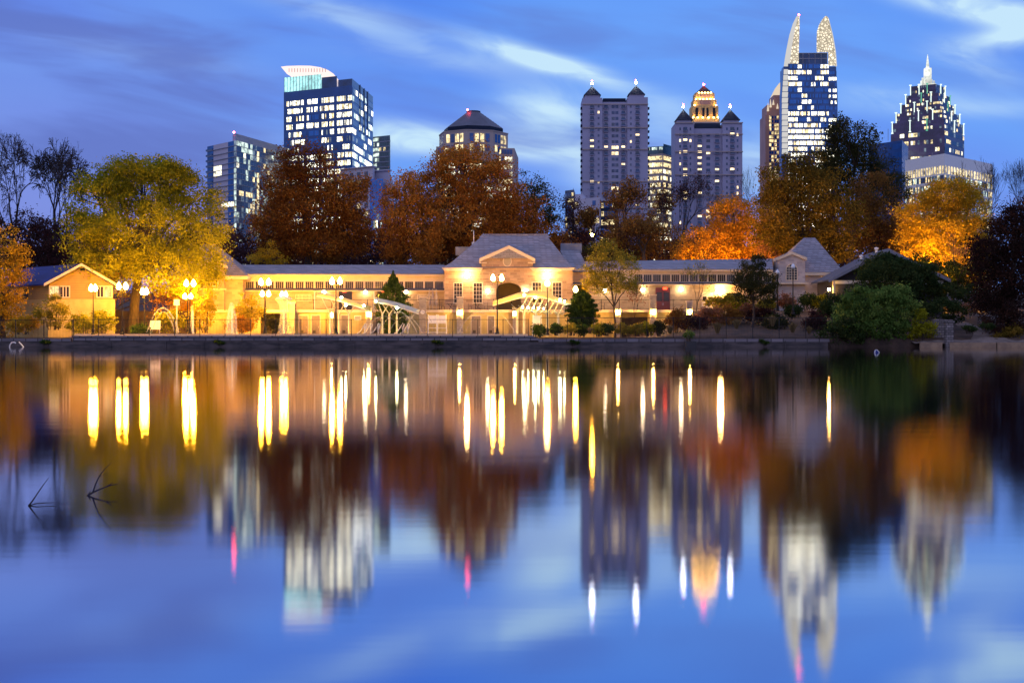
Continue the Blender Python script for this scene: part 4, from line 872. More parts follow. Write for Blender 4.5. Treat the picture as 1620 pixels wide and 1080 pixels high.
# ---- G: twin finned glass tower with the brown tower beside it
Yh = 1000.0; r = thing('twin_fin_tower', 'tallest glass tower with two curved floodlit fins on its roof', 'tower', (*P(1280, Yh), BASE))
q = lambda px: wx(px, Yh); zq = lambda py: wz(py, Yh)
def side_curve(side):      # outer outline of the tower against the sky (px by height)
    return [(1236, 240), (1237, 150), (1239, 118), (1242, 88), (1247, 60), (1253, 40), (1260, 27), (1263.5, 24)] if side < 0 else [(1326.5, 240), (1325.5, 150), (1323.5, 110), (1321, 80), (1316.5, 52), (1310.5, 29)]
MB().box(q(1247), q(1311), Yh, Yh + 30, BASE, zq(101)).build('wall', M['gl_blue'], r)
MB().box(q(1262), q(1310), Yh + 3, Yh + 26, zq(101) + .01, zq(83)).build('plant_screen', M['gl_navy'], r)
mb = MB()
for i in range(6): mb.box(q(1262) + i * (q(1310) - q(1262)) / 5 - .15, q(1262) + i * (q(1310) - q(1262)) / 5 + .15, Yh + 2.7, Yh + 2.999, zq(101) + .02, zq(83))
for z in (101, 92.3, 83.8): mb.box(q(1262), q(1310), Yh + 2.6, Yh + 2.69, zq(z) + .03, zq(z) + .5)
mb.build('screen_frame', M['mull'], r)
MB().prism([(q(1236), BASE), (q(1247) - .01, BASE), (q(1249), zq(105)), (q(1240.3), zq(105)), (q(1237.2), zq(150))], Yh + 1, Yh + 9).build('left_wing_wall', M['gl_blue'], r)
MB().prism([(q(1311) + .01, BASE), (q(1327), BASE), (q(1325.5), zq(150)), (q(1323.2), zq(105)), (q(1311) + .01, zq(105))], Yh + 1, Yh + 30).build('right_wing_wall', M['gl_blue'], r)
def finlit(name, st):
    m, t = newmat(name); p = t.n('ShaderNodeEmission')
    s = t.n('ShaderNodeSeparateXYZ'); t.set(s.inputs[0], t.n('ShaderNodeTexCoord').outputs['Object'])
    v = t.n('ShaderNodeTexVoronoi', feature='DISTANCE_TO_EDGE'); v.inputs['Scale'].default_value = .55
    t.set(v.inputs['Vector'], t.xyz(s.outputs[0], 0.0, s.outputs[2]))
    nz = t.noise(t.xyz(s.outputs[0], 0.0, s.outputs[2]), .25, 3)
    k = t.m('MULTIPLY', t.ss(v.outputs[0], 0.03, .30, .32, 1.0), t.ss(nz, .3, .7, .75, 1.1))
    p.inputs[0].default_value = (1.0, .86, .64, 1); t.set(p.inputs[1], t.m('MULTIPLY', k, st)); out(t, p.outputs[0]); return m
M['fin'] = finlit('floodlit_lattice_fin', 1.5); M['fin_side'] = em('floodlit_fin_edge', (0.86, 0.84, 0.82), .75)  # floodlight on the fins and their edges is put in as emission
fl = [(1250, 104), (1263.5, 104), (1264, 83), (1264.8, 58), (1265.2, 36), (1264.8, 26), (1263.6, 25), (1261, 34), (1257, 52), (1253.5, 72), (1251, 90)]
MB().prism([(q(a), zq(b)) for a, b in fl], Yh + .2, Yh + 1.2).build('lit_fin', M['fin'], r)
fr_ = [(1311, 104), (1323.2, 104), (1321.5, 84), (1318, 62), (1314.5, 45), (1310.8, 30), (1308.6, 26), (1306, 25.5), (1301, 31), (1296, 40), (1293, 50), (1292.5, 62), (1292.5, 82.5), (1310.6, 82.5)]
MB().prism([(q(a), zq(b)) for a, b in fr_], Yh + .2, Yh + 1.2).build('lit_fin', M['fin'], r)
sl_ = [(1241, 108), (1250, 104), (1251, 90), (1253.5, 72), (1257, 52), (1261, 34), (1263.6, 25), (1261.5, 25), (1256, 36), (1250.5, 54), (1246, 76), (1243.2, 92)]
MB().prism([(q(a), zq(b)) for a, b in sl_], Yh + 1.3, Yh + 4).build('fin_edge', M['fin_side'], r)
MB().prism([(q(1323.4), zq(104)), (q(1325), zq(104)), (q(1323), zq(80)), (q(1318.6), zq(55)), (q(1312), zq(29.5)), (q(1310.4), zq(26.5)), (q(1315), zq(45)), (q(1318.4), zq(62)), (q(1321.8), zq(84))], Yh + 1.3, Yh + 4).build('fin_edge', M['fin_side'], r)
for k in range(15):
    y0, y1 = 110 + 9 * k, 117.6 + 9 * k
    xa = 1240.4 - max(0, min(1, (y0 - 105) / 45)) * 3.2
    MB().prism([(q(xa), zq(y1)), (q(1246.2), zq(y1)), (q(1246.8), zq(y0)), (q(xa + .3), zq(y0))], Yh - .3, Yh + .95).build('side_panel', M['fin_side'], r)  # wall panels emit too, standing in for floodlight on the pale side
rg2 = random.Random(77)
rowsG = ["..X....XX", "XXXXX..XX", "XX....XX.", "XXX..X.XX", "..X......", "...X.....", "...XX....", "..X..x...", "XXXXXXXXX", "XX..X..XX", "XXXXXXX..", "XXXXXXXXX", "XXXXXXXXX", "XXXXXXXX."]
nfG = 42; ztG = zq(102); fhG = 3.98
for j in range(nfG):
    zt_ = ztG - j * fhG; zb_ = zt_ - fhG
    if zb_ < BASE: break
    row = rowsG[j] if j < len(rowsG) else "XXXX.XXXX"
    mb = MB(); Wd = (q(1311) - q(1247)) / 30
    for i in range(30):
        on = row[int(i * .3)] in 'Xx' and rg2.random() < .88
        mi = (0 if rg2.random() < .75 else 1) if on else (5 if rg2.random() < .75 else 4)
        mb.box(q(1247) + i * Wd + .08, q(1247) + (i + 1) * Wd - .08, Yh - .14, Yh - .001, zb_ + 1.3, zt_ - .15, mi)
    Wr = (q(1324) - q(1311.5)) / 4; onr = rg2.random() < .7
    for i in range(4): mb.box(q(1311.6) + i * Wr + .1, q(1311.6) + (i + 1) * Wr - .1, Yh + .85, Yh + .999, zb_ + 1.3, zt_ - .6, 0 if onr and rg2.random() < .8 else (5 if rg2.random() < .6 else 4)) if zt_ < zq(107) else None
    mb.build('window_band', [M[k] for k in GB], r)
p = thing('aviation_light', 'red warning light on the tip of the left floodlit fin', 'beacon', (q(1264), Yh, zq(24)))
MB().ball((q(1264), Yh + .5, zq(23.3)), .6).build('lamp', M['redbeacon'], p)
Yk = 1060.0; r = thing('brown_granite_tower', 'brown stone tower with lit window strips left of the finned tower', 'tower', (*P(1224, Yk), BASE))
q = lambda px: wx(px, Yk); zq = lambda py: wz(py, Yk)
MB().box(q(1211), q(1237.5), Yk, Yk + 24, BASE, zq(182)).box(q(1213.5), q(1237), Yk + 1, Yk + 22, zq(182) + .01, zq(166)).box(q(1224.5), q(1238), Yk + 2, Yk + 20, zq(166) + .01, zq(150)).build('wall', M['conc_brown'], r)
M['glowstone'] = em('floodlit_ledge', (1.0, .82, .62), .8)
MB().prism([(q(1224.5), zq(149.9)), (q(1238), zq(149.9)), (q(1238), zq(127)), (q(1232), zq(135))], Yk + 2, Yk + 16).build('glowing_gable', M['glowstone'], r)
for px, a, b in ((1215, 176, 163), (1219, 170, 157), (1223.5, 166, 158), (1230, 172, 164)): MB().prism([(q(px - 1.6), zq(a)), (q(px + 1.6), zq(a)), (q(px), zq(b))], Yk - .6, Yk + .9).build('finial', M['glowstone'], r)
ws = []
for j in range(26):
    for i, px in enumerate((1218.5, 1222, 1227, 1230.5)):
        z = zq(188 + 6.2 * j); mi = 1 if rt.random() < .5 else 4
        ws.append(lambda mb, px=px, z=z, mi=mi: mb.box(q(px) - .7, q(px) + .7, Yk - .12, Yk - .002, z, z + 2.0, mi))
parts(r, 'window', ws, [M[k] for k in GM])
# ---- H: stepped pyramid tower with needle
Yj = 1000.0; r = thing('stepped_spire_tower', 'dark stepped pyramid tower with white lit corner fins and needle spire', 'tower', (*P(1468, Yj), BASE))
q = lambda px: wx(px, Yj); zq = lambda py: wz(py, Yj); cx = q(1467.5); th = math.radians(-36.5); cyj = Yj
def sq(hwpx):
    s = hwpx * Yj / F / 1.292; c, n_ = math.cos(th), math.sin(th)
    # corners: left, near, right, far seen from the lake
    return [(cx + (x * c - y * n_) * s, cyj + (x * n_ + y * c) * s) for x, y in ((-1, -1), (1, -1), (1, 1), (-1, 1))]
tiers = [(56, 540, 215), (55, 214.9, 197), (49, 196.9, 182), (41.5, 181.9, 167.5), (34, 167.4, 153), (26.5, 152.9, 138)]
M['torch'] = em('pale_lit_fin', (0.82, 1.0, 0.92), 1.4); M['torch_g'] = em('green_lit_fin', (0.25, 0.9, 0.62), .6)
for n_, (hw, a, b) in enumerate(tiers):
    pl = sq(hw); z0 = BASE if a > 400 else zq(a); z1 = zq(b)
    MB().plan(pl, z0, z1).build('tier', [M['gl_dark']], r)
    nf = max(2, round((z1 - z0) / 5.2)); pr = .3 if n_ == 0 else (.2 if n_ in (2, 3) else .04)
    for (A, B, npn, drk) in ((pl[0], pl[1], 24, 4), (pl[1], pl[2], 13, 5)):
        dk = 8 if drk == 4 else 9
        fp = streaky(100 + n_ * 2 + drk, pr, 2, dk, (1, 1, 0), (lambda j: .5 if j in (2, 3) else (.22 if j < 4 else .4)) if n_ == 0 else None)
        bands(r, A, B, z0, z1, nf, npn, fp, GM + ['gl_dark', 'gl_navy'], .48, .25)
    for (A, B, ts) in ((pl[0], pl[1], (0.02, .36, .68) if n_ % 2 else (.02, .5, .8)), (pl[1], pl[2], (.5, .98))):
        L = wall_len(A, B)
        for kk, tt in enumerate(ts):
            if n_ == 0: continue
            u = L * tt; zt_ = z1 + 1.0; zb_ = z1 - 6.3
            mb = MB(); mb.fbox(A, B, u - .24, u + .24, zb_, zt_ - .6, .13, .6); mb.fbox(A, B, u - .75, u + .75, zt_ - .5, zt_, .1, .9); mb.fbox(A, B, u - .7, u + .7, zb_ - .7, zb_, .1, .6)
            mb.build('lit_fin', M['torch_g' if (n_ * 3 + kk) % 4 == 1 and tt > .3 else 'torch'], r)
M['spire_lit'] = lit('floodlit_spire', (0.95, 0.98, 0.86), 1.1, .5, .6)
cs = lambda hw: [(cx - hw * Yj / F, cyj - hw * Yj / F), (cx + hw * Yj / F, cyj - hw * Yj / F), (cx + hw * Yj / F, cyj + hw * Yj / F), (cx - hw * Yj / F, cyj + hw * Yj / F)]
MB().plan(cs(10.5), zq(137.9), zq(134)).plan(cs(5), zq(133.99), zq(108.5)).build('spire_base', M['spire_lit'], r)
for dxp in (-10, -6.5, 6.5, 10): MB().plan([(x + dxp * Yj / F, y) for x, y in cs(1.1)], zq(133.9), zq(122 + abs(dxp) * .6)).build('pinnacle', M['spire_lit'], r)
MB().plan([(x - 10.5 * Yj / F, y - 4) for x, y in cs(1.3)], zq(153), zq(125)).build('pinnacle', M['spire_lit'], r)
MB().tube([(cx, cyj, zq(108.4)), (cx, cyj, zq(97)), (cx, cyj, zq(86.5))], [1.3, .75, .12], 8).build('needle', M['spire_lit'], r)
# ---- I: white block with arched lit gallery, dark box beside it
r = thing('white_gallery_block', 'broad white block with an arched row of lit windows below the spire tower', 'building', (*P(1494, 700), BASE))
i0, i1, i2 = P(1432, 726), P(1494, 700), P(1570, 742); i3 = (i0[0] + i2[0] - i1[0], i0[1] + i2[1] - i1[1]); zi = wz(243, 700)
MB().plan([i0, i1, i2, i3], BASE, zi).build('wall', M['white'], r)
for A, B, n in ((i0, i1, 15), (i1, i2, 17)):
    L = wall_len(A, B)
    for k in range(n):
        u = L * (k + .5) / n; mb = MB(); wv = L / n * .29
        mb.fbox(A, B, u - wv, u + wv, wz(274, 700), wz(262.5, 700), 0, .08, 1); mb.fbox(A, B, u - wv * .6, u + wv * .6, wz(262.4, 700), wz(261.4, 700), 0, .08, 1)
        mb.build('arched_window', [M[kq] for kq in GM], r)
    bands(r, A, B, BASE, wz(276, 700), 17, n * 2, lambda i, j: rt.choice((3, 6, 6, 2, 1)), GM, .35, .3, name='window_row')
r = thing('dark_box_building', 'plain dark blue box building beside the spire tower', 'building', (*P(1414, 850), BASE))
MB().plan([P(1375, 870), P(1427, 850), P(1437, 880), P(1386, 900)], BASE, wz(222, 850)).build('wall', M['spandrel'], r)
bands(r, P(1375, 870), P(1427, 850), BASE, wz(226, 850), 22, 10, lambda i, j: 4, GM, .3, .3)
MB().tube([(*P(1405, 860), wz(223, 860)), (*P(1405, 860), wz(204, 860))], .14).build('mast', M['mull'], r)
# ---- J: low buildings seen between the trees
r = thing('pale_low_building', 'pale low block with lit balconies left of the twin turret tower', 'building', (*P(925, 620), BASE))
MB().plan([P(908, 625), P(950, 615), P(976, 640), P(930, 660)], BASE, wz(312, 615)).build('wall', M['conc_pale'], r)
MB().plan([P(910, 630), P(922, 627), P(926, 640), P(914, 644)], wz(312, 615) + .01, wz(304, 620)).build('roof_block', M['conc_pale'], r)
bands(r, P(908, 625), P(950, 615), BASE, wz(316, 615), 14, 7, lambda i, j: (1 if j in (2,) and i > 3 else rt.choice((6, 4, None, None, 1))), GM, .4, .6, name='window_row')
MB().plan([P(950, 612), P(974, 608), P(978, 630), P(954, 634)], BASE, wz(318, 610)).build('balcony_wing', M['slate'], r)
bands(r, P(950, 612), P(974, 608), BASE, wz(320, 610), 14, 5, lambda i, j: (1 if j in (2, 4) else rt.choice((6, 4, 4, 1))), GM, .4, .4, name='window_row')
r = thing('dark_rooftop_block', 'small dark blue block peeping over the trees left of the pale building', 'building', (*P(901, 690), BASE))
MB().plan([P(894, 695), P(908, 690), P(910, 705), P(896, 710)], BASE, wz(300, 690)).build('wall', M['gl_navy'], r)
bands(r, P(894, 695), P(908, 690), BASE, wz(304, 690), 22, 4, lambda i, j: rt.choice((4, 4, 1)), GM, .4, .3, name='window_row')
for px0, px1, py, Y_, lab in ((352, 402, 383, 420, 'low building with lit windows behind the trees left of the dark red oak'), (488, 528, 374, 430, 'low building with bluish lights under the dark red oak'), (590, 612, 345, 520, 'small lit building between the two red oaks')):
    r = thing('low_lit_building', lab, 'building', (*P((px0 + px1) / 2, Y_), 7))
    A, B = P(px0, Y_ + 4), P(px1, Y_); MB().plan([A, B, P(px1 + 3, Y_ + 16), P(px0 + 3, Y_ + 20)], 6, wz(py, Y_)).build('wall', M['conc_lav'], r)
    bands(r, A, B, 6, wz(py + 2, Y_), 8, 9, lambda i, j: rt.choice((0, 1, 4, 4, 4, 2, None)), GM, .4, .4, name='window_row')
# ================================================================== vegetation
rv = np.random.default_rng(11)
LM = {}
def pal(name, *cs): LM[name] = leafmat(name, cs)
pal('leaf_gold', (0.09, 0.095, 0.008), (0.29, 0.28, 0.016), (0.46, 0.42, 0.028))
pal('leaf_rust', (0.06, 0.02, 0.010), (0.26, 0.10, 0.02), (0.46, 0.21, 0.035))
pal('leaf_redrust', (0.075, 0.022, 0.011), (0.31, 0.115, 0.022), (0.54, 0.26, 0.04))
pal('leaf_orange', (0.26, 0.10, 0.012), (0.50, 0.23, 0.02), (0.56, 0.31, 0.03))
pal('leaf_amber', (0.28, 0.14, 0.012), (0.52, 0.32, 0.02), (0.60, 0.40, 0.035))
pal('leaf_olive', (0.045, 0.038, 0.012), (0.16, 0.11, 0.018), (0.32, 0.19, 0.03))
pal('leaf_brown', (0.08, 0.04, 0.018), (0.25, 0.12, 0.028), (0.40, 0.19, 0.04))
pal('leaf_dark', (0.02, 0.025, 0.012), (0.05, 0.055, 0.02), (0.09, 0.075, 0.025))
pal('leaf_purple', (0.022, 0.012, 0.014), (0.055, 0.025, 0.026), (0.10, 0.04, 0.03))
pal('leaf_plum', (0.014, 0.009, 0.010), (0.040, 0.021, 0.018), (0.10, 0.045, 0.028))
pal('leaf_green', (0.03, 0.06, 0.012), (0.11, 0.19, 0.04), (0.34, 0.38, 0.08))
pal('leaf_vine', (0.015, 0.03, 0.012), (0.04, 0.065, 0.02), (0.09, 0.10, 0.03))
pal('leaf_conifer', (0.02, 0.04, 0.012), (0.05, 0.09, 0.02), (0.09, 0.13, 0.03))
pal('leaf_yellow', (0.22, 0.17, 0.015), (0.42, 0.33, 0.03), (0.52, 0.36, 0.05))
pal('leaf_lime', (0.14, 0.13, 0.02), (0.30, 0.26, 0.035), (0.42, 0.31, 0.05))
pal('leaf_pink', (0.20, 0.08, 0.04), (0.33, 0.15, 0.08), (0.38, 0.19, 0.10))
pal('dry_grass', (0.10, 0.07, 0.03), (0.2, 0.14, 0.06), (0.28, 0.2, 0.09))
def leafmesh(name, pts, size, tone, mat, parent, vert=0.0, off=(0, 0, 0), aspect=.62):
    n = len(pts)
    a = rv.normal(size=(n, 3)); a[:, 2] += vert * 2.5; a /= np.linalg.norm(a, axis=1, keepdims=True)
    b = rv.normal(size=(n, 3)); b -= a * (a * b).sum(1, keepdims=True); b /= np.linalg.norm(b, axis=1, keepdims=True)
    s = (size * rv.uniform(.6, 1.35, n))[:, None] if np.ndim(size) == 0 else (size * rv.uniform(.6, 1.35, n))[:, None]
    a = a * s * .5; b = b * s * .5 * aspect; pts = pts - np.array(off)
    v = np.stack([pts - a, pts + b - a * .1, pts + a, pts - b - a * .1], 1).reshape(-1, 3).astype(np.float32)
    me = D.meshes.new(name); me.vertices.add(4 * n); me.vertices.foreach_set('co', v.ravel())
    me.loops.add(4 * n); me.loops.foreach_set('vertex_index', np.arange(4 * n, dtype=np.int32))
    me.polygons.add(n); me.polygons.foreach_set('loop_start', np.arange(0, 4 * n, 4, dtype=np.int32))
    at = me.attributes.new('tone', 'FLOAT', 'FACE'); at.data.foreach_set('value', np.clip(tone, 0, 1).astype(np.float32))
    me.update(calc_edges=True); me.materials.append(mat)
    o = D.objects.new(name, me); C.objects.link(o)
    if parent is not None: o.parent = parent
    return o
def lobes3(lobes, Y):
    out_ = []
    for lb in lobes:
        px, py, rx, ry = lb[:4]; dy = lb[4] if len(lb) > 4 else 0.0
        y = Y + dy; out_.append((np.array([wx(px, y), y, wz(py, y)]), np.array([rx * y / F, max(rx, ry) * .8 * y / F, ry * y / F])))
    return out_
def crownpts(L, dens, cr, k, shell=.6):
    """clump centres spread through the lobes, then leaves round each clump"""
    cs = []; lt = []
    for c, r in L:
        n = max(5, int(dens * (r[0] * r[1] + r[0] * r[2] + r[1] * r[2]) / 3))
        d = rv.normal(size=(n, 3)); d /= np.linalg.norm(d, axis=1, keepdims=True)
        rad = shell + (1.04 - shell) * rv.random(n) ** .6
        bump = 1 + .16 * np.sin(d[:, 0] * 5 + c[0]) * np.cos(d[:, 2] * 6 + c[2])
        cs.append(c + d * r * (rad * bump)[:, None]); lt.append(np.full(n, rv.random()))
    cs = np.concatenate(cs); tone = rv.random(len(cs)) * .55 + np.concatenate(lt) * .45
    rc = cr * rv.uniform(.55, 1.35, len(cs))
    kk = np.maximum(4, (k * rv.uniform(.5, 1.5, len(cs))).astype(int)); idx = np.repeat(np.arange(len(cs)), kk)
    g = rv.normal(size=(len(idx), 3)) * np.array([.62, .62, .42]) * rc[idx][:, None]
    return cs, cs[idx] + g, tone[idx] * .85 + rv.random(len(idx)) * .15
def tree(name, label, cat, Y, base, lobes, mat, tr=.35, dens=6.0, cr=.95, k=26, size=.42, bark='bark', twigs=70, group=None, seed=None, vert=0.0, shell=.5, fork=.35):
    L = lobes3(lobes, Y); bx = wx(base[0], Y); bz = base[2] if len(base) > 2 else zg(bx, Y) - .1
    r = thing(name, label, cat, (bx, Y, bz), group)
    cs, pts, tone = crownpts(L, dens, cr, k * 2.5, shell)
    leafmesh('crown', pts, size * .66, tone, LM[mat], r, vert, (bx, Y, bz))
    cx = np.mean([c for c, _ in L], 0); top = max(c[2] for c, _ in L); low = min(c[2] - q[2] for c, q in L)
    fz = bz + (top - bz) * fork if low < bz + (top - bz) * fork else (low + bz) / 2 + (top - bz) * .1
    mb = MB(); rr_ = random.Random(seed or len(pts))
    jx = lambda s: rr_.uniform(-s, s)
    h = top - bz
    mb.tube([(bx, Y, bz - .3), (bx + jx(.1), Y, bz + .25), (bx + jx(.2), Y + jx(.2), (bz + fz) / 2), (bx + (cx[0] - bx) * .25, Y + jx(.2), fz)], [tr * 1.5, tr * 1.08, tr * .92, tr * .78], 8)
    f0 = Vector((bx + (cx[0] - bx) * .25, Y, fz)); limbs = []
    for c, q in L:
        e = Vector(c) + Vector((jx(.4), jx(.4), q[2] * .35)); mid = f0.lerp(e, .5) + Vector((jx(.5), jx(.5), h * .05))
        mb.tube([f0, f0.lerp(mid, .55) + Vector((jx(.2), jx(.2), .15)), mid, e], [tr * .58, tr * .42, tr * .28, tr * .08], 6); limbs.append((f0, mid, e))
    for i in rr_.sample(range(len(cs)), min(twigs, len(cs))):
        p = Vector(cs[i]); bst = min(limbs, key=lambda l: (l[2] - p).length)
        s_ = bst[1].lerp(bst[2], rr_.random() * .8)
        mb.tube([s_, s_.lerp(p, .5) + Vector((jx(.25), jx(.25), .15)), p], [tr * .14, tr * .09, .015], 4)
    mb.build('trunk', M[bark], r)
    return r
def bush(name, label, cat, Y, lobes, mat, dens=16, cr=.42, k=26, size=.24, group=None, zb=None, vert=.0, stems=7):
    L = lobes3(lobes, Y)
    for c, q in list(L):
        for _ in range(4):
            a = rv.random() * 6.283; L.append((c + q * np.array([math.cos(a) * rv.uniform(.6, 1.0), rv.uniform(-.6, .3), abs(math.sin(a)) * rv.uniform(.5, 1.05)]), q * rv.uniform(.18, .42)))
    cx = float(np.mean([c[0] for c, _ in L])); bz = zb if zb is not None else min(c[2] - q[2] for c, q in L)
    r = thing(name, label, cat, (cx, Y, bz), group); cs, pts, tone = crownpts(L, dens, cr, k, .45)
    keep = pts[:, 2] > bz - .05
    leafmesh('foliage', pts[keep], size, tone[keep], LM[mat], r, vert, (cx, Y, bz))
    mb = MB(); rr_ = random.Random(len(pts))
    for i in range(stems):
        c, q = L[i % len(L)]; e = Vector(c) + Vector((rr_.uniform(-.6, .6) * q[0], rr_.uniform(-.5, .5) * q[1], rr_.uniform(-.1, .5) * q[2]))
        s_ = Vector((cx + (c[0] - cx) * .5 + rr_.uniform(-.2, .2), Y + rr_.uniform(-.2, .2), bz - .2)); mb.tube([s_, s_.lerp(e, .5) + Vector((0, 0, .1)), e], [.05, .035, .012], 4)
    mb.build('stems', M['bark'], r); return r
def bare(name, label, Y, base, top, spread, tr=.3, levels=6, seed=1, bark='bark_dark', leaves=None, nleaf=0, size=.3, group='bare trees', droop=0.0, cat='tree', trunk=.22, tw=.022):
    bx = wx(base[0], Y); bz = wz(base[1], Y); h = wz(top, Y) - bz; r = thing(name, label, cat, (bx, Y, bz), group)
    rr_ = random.Random(seed); mb = MB(); tips = []
    kx = spread * Y / F / (h * .5)
    def grow(p, d, l, rad, lv):
        n = 3; pts = [p]; dd = d.copy()
        for i in range(n):
            dd = (dd + Vector((rr_.gauss(0, .13), rr_.gauss(0, .13), rr_.gauss(0.05, .08) - droop * (levels - lv) / levels * .22))).normalized(); pts.append(pts[-1] + dd * l / n)
        r1 = max(rad * .62, tw); mb.tube(pts, [rad, rad * .86, rad * .74, r1], 6 if lv > levels - 2 else (4 if lv > 2 else 3))
        if lv <= 0: tips.append(pts[-1]); return
        if lv <= 2: tips.append(pts[2])
        m_ = 3 if rr_.random() < (.5 if lv > 1 else .35) else 2; a0 = rr_.uniform(0, 6.28)
        for i in range(m_):
            az = a0 + 6.283 * i / m_ + rr_.uniform(-.5, .5); tilt = rr_.uniform(.25, .62) if lv < levels else rr_.uniform(.2, .5)
            ax = dd.orthogonal().normalized(); bx_ = dd.cross(ax); nd = (dd * math.cos(tilt) + (ax * math.cos(az) + bx_ * math.sin(az)) * math.sin(tilt) * (1 + .4 * (kx - 1))).normalized()
            grow(pts[-1] if i < 2 else pts[2], nd, l * rr_.uniform(.66, .86), r1 * (.92 if i == 0 else .74), lv - 1)
    grow(Vector((bx, Y, bz - .2)), Vector((rr_.uniform(-.06, .06), 0, 1)), h * trunk, tr, levels)
    # fit to the height and spread wanted
    zs = max(v[2] for v in mb.v); kz = h / (zs - bz); xm = max(abs(v[0] - bx) for v in mb.v); ks = min(1.7, max(.5, spread * Y / F / xm))
    mb.v = [(bx + (x - bx) * ks, Y + (y - Y) * ks, bz + (z - bz) * kz) for x, y, z in mb.v]
    mb.build('trunk', M[bark], r)
    if leaves:
        tp = np.array([(bx + (p.x - bx) * ks, Y + (p.y - Y) * ks, bz + (p.z - bz) * kz) for p in tips])
        idx = rv.integers(0, len(tp), nleaf); pts = tp[idx] + rv.normal(size=(nleaf, 3)) * .35
        leafmesh('crown', pts, size, rv.random(nleaf), LM[leaves], r, 0, (bx, Y, bz))
    return r
# far woods between the park and the skyline: reads as one dark mass
fw = []
for i in range(200):
    px = -150 + i * 9.7 + rv.uniform(-8, 8); Y = rv.uniform(262, 330)
    top = {0: 385, 1: 366, 2: 352}[int(rv.integers(0, 3))] - (0 if px > 330 else 12)
    if 860 < px < 1010: top += 6
    ry = (440 - top) / 2; fw.append((px, 440 - ry, rv.uniform(17, 30), ry, Y - 262))
L = lobes3(fw, 262); cs, pts, tone = crownpts(L, 1.7, 1.3, 24, .35)
tag(leafmesh('far_woods', pts, .62, tone, LM['leaf_purple'], None), 'dark mass of distant woods between the park and the towers', 'woods', kind='stuff')
T = 'broadleaf autumn trees behind the bathhouse'
tree('yellow_tree', 'huge spreading golden tree lit from below beside the blue roofed cabin', 'tree', 177, (212, 0, 1.6), [(228, 300, 80, 42), (150, 325, 48, 45, -2), (305, 325, 48, 42, 1), (132, 372, 36, 40, -3), (228, 368, 88, 45, -3), (318, 385, 40, 40, -2), (172, 425, 58, 32, -3), (268, 428, 58, 38, -4), (328, 420, 28, 32), (225, 268, 58, 18), (185, 288, 40, 25), (270, 280, 40, 22)], 'leaf_gold', .62, 7.5, 1.0, 34, .40, twigs=140)
tree('orange_understory_tree', 'small orange leaved tree beneath the huge golden tree', 'tree', 181, (168, 0, 1.6), [(165, 432, 40, 26), (140, 455, 24, 22), (195, 452, 26, 24), (255, 470, 25, 25), (285, 480, 22, 25)], 'leaf_orange', .2, 7, .8, 26, .36)
tree('rust_oak', 'tall dark rust coloured oak in front of the blue office tower', 'tree', 212, (487, 0), [(490, 262, 48, 30), (455, 300, 45, 40), (535, 315, 42, 42), (488, 340, 72, 45), (428, 362, 34, 38), (560, 362, 30, 36), (515, 388, 62, 24), (440, 398, 30, 20), (568, 300, 18, 24)], 'leaf_rust', .62, 8.0, 1.15, 28, .45, twigs=120, group=T)
tree('rust_oak', 'broad rust red oak with its crown below the octagonal tower', 'tree', 214, (724, 0), [(738, 262, 58, 32), (690, 308, 50, 42), (772, 305, 58, 48), (738, 350, 88, 48), (822, 350, 42, 38), (700, 385, 50, 30), (790, 388, 60, 28)], 'leaf_redrust', .66, 7.6, 1.15, 28, .45, twigs=120, group=T)
tree('rust_oak', 'narrow rust red oak left of the broad one, with sky gaps', 'tree', 208, (640, 0), [(642, 302, 26, 34), (625, 340, 28, 40), (622, 378, 30, 38), (668, 362, 36, 42), (655, 400, 40, 22)], 'leaf_redrust', .45, 6.0, 1.1, 28, .45, group=T)
tree('dark_green_tree', 'dark green tree peeping out right of the broad red oak', 'tree', 238, (845, 0), [(838, 300, 24, 26), (852, 332, 28, 34), (830, 345, 26, 30), (868, 345, 16, 20)], 'leaf_dark', .4, 5, 1.0, 24, .45, group=T)
tree('rust_oak', 'low orange brown tree behind the pavilion roof box', 'tree', 219, (868, 0), [(855, 378, 36, 30), (885, 388, 24, 24), (830, 395, 30, 22)], 'leaf_redrust', .35, 6, 1.0, 26, .42, group=T)
tree('brown_tree', 'slim dark brown tree before the pale low building', 'tree', 232, (910, 0), [(906, 335, 17, 24), (912, 368, 24, 32), (898, 392, 24, 22)], 'leaf_purple', .3, 5, 1.0, 24, .42, group=T)
tree('brown_tree', 'russet brown tree rising before the taller turret tower', 'tree', 218, (990, 0), [(985, 350, 30, 26), (1005, 378, 32, 26), (965, 385, 26, 24), (990, 400, 46, 18)], 'leaf_brown', .3, 5, .9, 24, .4, group=T)
tree('brown_tree', 'dusky brown tree in front of the lit office block', 'tree', 221, (1050, 0), [(1045, 372, 28, 26), (1068, 392, 28, 22), (1030, 395, 26, 20)], 'leaf_brown', .28, 5, .9, 24, .4, group=T)
tree('dark_green_tree', 'low dark evergreen right of the pavilion roof box', 'tree', 216, (958, 0), [(950, 398, 20, 16), (968, 406, 18, 14), (935, 402, 16, 14)], 'leaf_dark', .2, 7, .8, 24, .36, group=T)
tree('orange_tree', 'bright orange tree behind the right wing roof', 'tree', 206, (1160, 0), [(1160, 345, 36, 32), (1180, 382, 42, 34), (1143, 385, 32, 32), (1165, 405, 46, 20), (1140, 330, 14, 14)], 'leaf_orange', .35, 11, .9, 30, .38, group=T)
tree('orange_tree', 'small amber tree left of the bright orange one', 'tree', 204, (1098, 0), [(1098, 385, 26, 24), (1085, 402, 20, 18), (1115, 402, 20, 18)], 'leaf_orange', .22, 8, .8, 28, .36, group=T)
